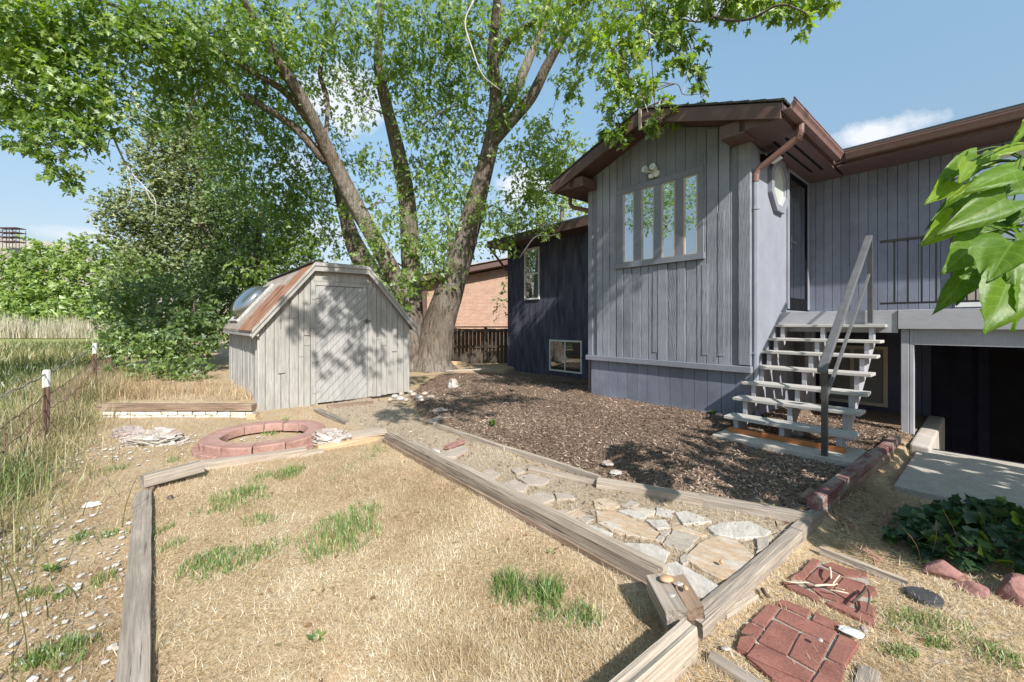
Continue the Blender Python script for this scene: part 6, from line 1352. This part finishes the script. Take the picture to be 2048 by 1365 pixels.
leaf_mesh('bark_mulch', np.stack((x, y, gz(x, y)+.004+.014*rng.random(n)), 1), A, N, .012+.038*rng.random(n)**2, CHIP, np.clip(.40+.22*rng.normal(size=n)+.5*fbm(x*1.2, y*1.2, 0, 15), 0, 1), M_chip)
tag(bpy.data.objects['bark_mulch'], 'loose brown bark mulch covering the bed below the house', 'mulch', kind='stuff')
# white gravel in the left yard
x = -6+4.6*rng.random(7200); y = 1.1+4.2*rng.random(7200); g_ = fbm(x*1.1, y*1.1, 0, 41, 3)
k = (zone(beyond, x, y) < .2) & (zone(mL, x, y) < .3) & (rng.random(len(x)) < np.clip(.20+1.6*g_ + .30*(y < 3.0), 0, 1)) & free(x, y); x, y = x[k], y[k]; n = len(x); print('gravel', n)
import bmesh
bm = bmesh.new(); bmesh.ops.create_icosphere(bm, subdivisions=1, radius=1); IV = np.array([v.co[:] for v in bm.verts]); IF = np.array([[v.index for v in f.verts] for f in bm.faces]); bm.free()
sc3 = (.007+.017*rng.random(n)**2.5)[:,None,None]*np.stack((.8+.6*rng.random(n), .7+.4*rng.random(n), .35+.25*rng.random(n)), 1)[:,None,:]
V = IV[None]*(1+.35*(rng.random((n, len(IV), 1))-.5))*sc3; a = rng.random(n)*6.28; cs, sn = np.cos(a)[:,None], np.sin(a)[:,None]
V = np.stack((V[...,0]*cs-V[...,1]*sn, V[...,0]*sn+V[...,1]*cs, V[...,2]), -1) + np.stack((x, y, gz(x, y)+.012), 1)[:,None,:]
me = raw_mesh('white_gravel', V.reshape(-1, 3), np.full(n*len(IF), 3), (np.arange(n)[:,None,None]*len(IV)+IF[None]).ravel(), np.repeat(np.clip(.6+.25*rng.normal(size=n), 0, 1), len(IF)))
me.materials.append(leafmat('white_gravel_stone', [(0, (.27,.23,.20)), (.5, (.43,.40,.37)), (1, (.56,.54,.52))], 0, .6, .03, (1,1,1)))
tag(link(bpy.data.objects.new('white_gravel', me)), 'white gravel scattered through the dry grass left of the lawn', 'gravel', kind='stuff')
# tufts of green grass
def tuft(lb, px, py, rx, ry, n, h, tint=.5, dry=.12, name='grass_clump', group='green grass clumps in the yard', mat=None, w_=.0062, lean=.28, cat='grass clump'):
    c_ = gzp(px, py); kx = c_[1]/F; ky = c_[1]*c_[1]/(F*E)
    a = rng.random(n)*6.28; r = rng.random(n)**.6; m_ = .65+.7*vn(np.cos(a)*2+px, np.sin(a)*2+py, 0, 3)
    x = c_[0] + rx*kx*r*np.cos(a)*m_; y = c_[1] + ry*ky*r*np.sin(a)*m_
    t_ = np.clip(tint + rng.normal(size=n)*.2 + .55*(rng.random(n) < dry), 0, 1)
    o = blades(name, np.stack((x, y, gz(x, y)-.004), 1), h*(.45+.75*rng.random(n))*(1.1-.45*r), w_*(.7+.6*rng.random(n)), lean*np.abs(rng.normal(size=n))+.05, rng.random(n)*6.28, t_, mat or L_green, seg=3, curl=.8)
    solo(o); return tag(o, lb, cat, group)
TU = [('largest thick green grass clump in the middle of the lawn',690,1068,62,58,900,.115),('green grass clump near the far left corner of the lawn',482,995,48,26,480,.10),('upright green grass clump near the long pale far timber',575,950,30,14,300,.105),('small sparse clump left of the upright one by the far timber',520,957,16,10,90,.07),('wide straggling green grass clump on the left of the lawn',430,1130,80,34,620,.075),('right end of the straggling grass on the left of the lawn',540,1105,40,30,160,.08),('thin green clump below the one near the far left corner',525,1042,36,14,160,.075),('spiky green clump on the right of the lawn, nearer the big one',1022,1185,40,34,330,.13),('tall spiky green clump on the right of the lawn beside the other',1095,1195,36,34,330,.14),('low drooping green clump toward the near right corner of the lawn',1165,1240,44,26,190,.09),('sparse clump between the two spiky ones and the corner',1090,1240,30,14,100,.07),
 ('tiny tuft at the far left beside the straggling grass',392,1028,10,6,30,.06),('tiny tuft right of the dark cone',428,1022,12,7,40,.06),('tuft along the left timber, lawn side, nearer the far end',310,1075,10,30,70,.09),('tuft along the left timber, lawn side, nearer the photographer',345,1095,16,16,60,.08),
 ('green tuft beyond the left timber near the far corner',235,945,22,12,90,.08),('green tuft left of the left timber beside the paper',160,1078,14,10,70,.075),('second green tuft left of the left timber beside the paper',215,1072,16,10,70,.075),('green tuft in the gravel at mid left',78,1192,22,12,90,.075),('green tuft beside the dark weed in the gravel',120,1198,16,10,60,.07),('green clump low in the left corner of the yard',130,1308,60,32,260,.085),('sparse tuft at the left of the low left clump',60,1330,30,20,110,.08),('tuft left of the left timber halfway along',205,1165,22,22,90,.08),('thin tuft close by the left timber',262,1065,8,14,40,.08),('small tuft below the red ring',345,925,16,6,50,.07),('green tuft in front of the broad near beam',1358,1332,20,16,150,.085),('straggly green grass right of the far red pavers',1845,1245,90,30,420,.05),('flat green weed right of the near red pavers',1800,1305,42,18,260,.035),('second flat green weed farther right of the near red pavers',1875,1288,34,16,200,.035),('straggly green grass at the lower right edge',1990,1310,60,40,300,.05),('thin dry green tuft at the far right corner of the lawn',745,905,24,18,120,.07),('sparse dry green tuft behind the upper right lawn timber',680,950,20,24,70,.06),('grass sprigs growing inside the red ring',545,868,16,5,160,.08),('green sprigs in the straw behind the ring',570,845,6,3,60,.10)]
for lb, *a in TU: tuft(lb, *a)
for lb, px, py, nn, sz in (('small dark broad leaved weed at the front of the lawn',632,1285,9,.032),('bluish broad leaved weed in the gravel on the left',105,1150,14,.045),('pale weed seedling beside the main lawn timber',1103,1113,7,.022),('light green weed growing in the mulch above the edging board',985,868,26,.05),('small green weed in the mulch near the shed path',925,782,12,.05),('green weed in the mulch left of the concrete pad',1425,855,14,.045),('green weed at the corner of the path timbers',1545,1045,18,.03),('yellow green weed under the middle of the mulch',1370,835,9,.04),('pale green seedling in the mulch near the timber edge',1262,960,8,.03)):
    c_ = gzp(px, py); a = np.arange(nn)*2.4; o = leaf_mesh('weed', c_ + np.stack((.012*np.cos(a), .012*np.sin(a), .006+.0025*np.arange(nn)), 1), np.stack((np.cos(a), np.sin(a), .5+.5*rng.random(nn)), 1), np.tile((.1,-.3,1.), (nn, 1)), sz*(.7+.6*rng.random(nn)), OVAL, np.clip(.5+.3*rng.normal(size=nn), 0, 1), L_bush); solo(o); tag(o, lb, 'weed', 'small weeds')
# rough grass by the fence, behind the low wall and in the field
def strip(name, lb, x, y, h, w_, mat, tint, lean=.35, seg=3, zoff=0.0):
    n = len(x); o = blades(name, np.stack((x, y, gz(x, y)-.01+zoff), 1), h, np.full(n, w_)*(.7+.6*rng.random(n)), lean*np.abs(rng.normal(size=n))+.04, rng.random(n)*6.28, np.clip(tint+rng.normal(size=n)*.2, 0, 1), mat, seg=seg, curl=.9)
    return tag(o, lb, 'grass', kind='stuff')
n = 14000; f = rng.random(n)**.9; s_ = rng.normal(size=n)*.30 + .06; b = np.array((-3.08,1.92)) - D1*1.6; pp = b + f[:,None]*13*D1 - D2*s_[:,None]
g_ = vn(pp[:,0]*1.1, pp[:,1]*1.1, 0, 51); hh = (.15+.34*g_)*(.5+.7*rng.random(n)); tt = np.where(pp[:,1] < 4.2, .60, .80) + .4*(vn(pp[:,0]*.9, pp[:,1]*.9, 0, 52)-.5)
strip('fence_grass', 'long rough grass and dry weeds growing along the wire fence', pp[:,0], pp[:,1], hh, .007, L_weed, tt, .38)
n = 380; x = -5.35+.55*rng.normal(size=n)*.5; y = 3.55+.95*(rng.random(n)-.5); strip('long_green_grass', 'long arching green grass at the fence on the left', np.clip(x, -6.2, -3.9)*0 + (-4.35 + .28*rng.normal(size=n) - .75*(y-3.4)), y, .16+.24*rng.random(n), .008, L_green, .70, .5)
n = 5200; x = -9.6+5.2*rng.random(n); y = 6.85+1.9*rng.random(n)**1.3; g_ = vn(x*1.6, y*1.6, 0, 61); k = free(x, y) & (rng.random(n) < .25+g_); x, y, g_ = x[k], y[k], g_[k]
strip('dry_weeds', 'tall dry weeds standing behind the low stone wall', x, y, (.08+.42*g_**2)*(.4+.9*rng.random(len(x))), .007, L_straw, .26+.5*(vn(x*2, y*2, 0, 62)-.5), .4)
n = 26000; r = 6+34*rng.random(n)**1.5; a = np.radians(-76+36*rng.random(n)); x, y = r*np.sin(a), r*np.cos(a); k = ((np.stack((x, y), 1)-np.array((-3.08,1.92))) @ -D2) > .15; x, y, r = x[k], y[k], r[k]
g_ = fbm(x*.25, y*.25, 0, 71, 3)+.5; strip('field_grass', 'tall green and straw coloured meadow grass beyond the wire fence', x, y, (.16+.30*rng.random(len(x)))*(.6+.6*g_), .010+.0011*r, L_weed, .38+.5*(g_-.5)+.1*(r > 20), .35, 2)
n = 9000; x = -60+50*rng.random(n); y = 36.5+5*rng.random(n); k = (x/y < -.86) ; x, y = x[k], y[k]; strip('reeds', 'band of tall pale reeds across the field before the far trees', x, y, (.55+1.6*rng.random(len(x)))*(.55+.8*vn(x*.35, y*.35, 0, 91)), .050, L_reed, .55, .10, 2)
# debris and dry grass in the shaded corner by the red timber
n = 5200; q = np.array([gp(*p, .0) for p in ((1655,1085),(1700,1000),(1760,960),(1850,1060),(1850,1140),(1760,1150))]); x = 2.0+2.2*rng.random(n*5); y = 2.2+2.2*rng.random(n*5); k = inpoly(x, y, q); x, y = x[k], y[k]; m_ = len(x)
o = blades('straw_litter', np.stack((x, y, gz(x, y)+.006+.03*rng.random(m_)), 1), .05+.12*rng.random(m_), np.full(m_, .0035), 1.3+.25*rng.random(m_), 6.28*rng.random(m_), np.clip(.4+.25*rng.normal(size=m_), 0, 1), L_straw, seg=1); tag(o, 'dry straw litter in the shaded corner beside the ivy', 'straw', kind='stuff')
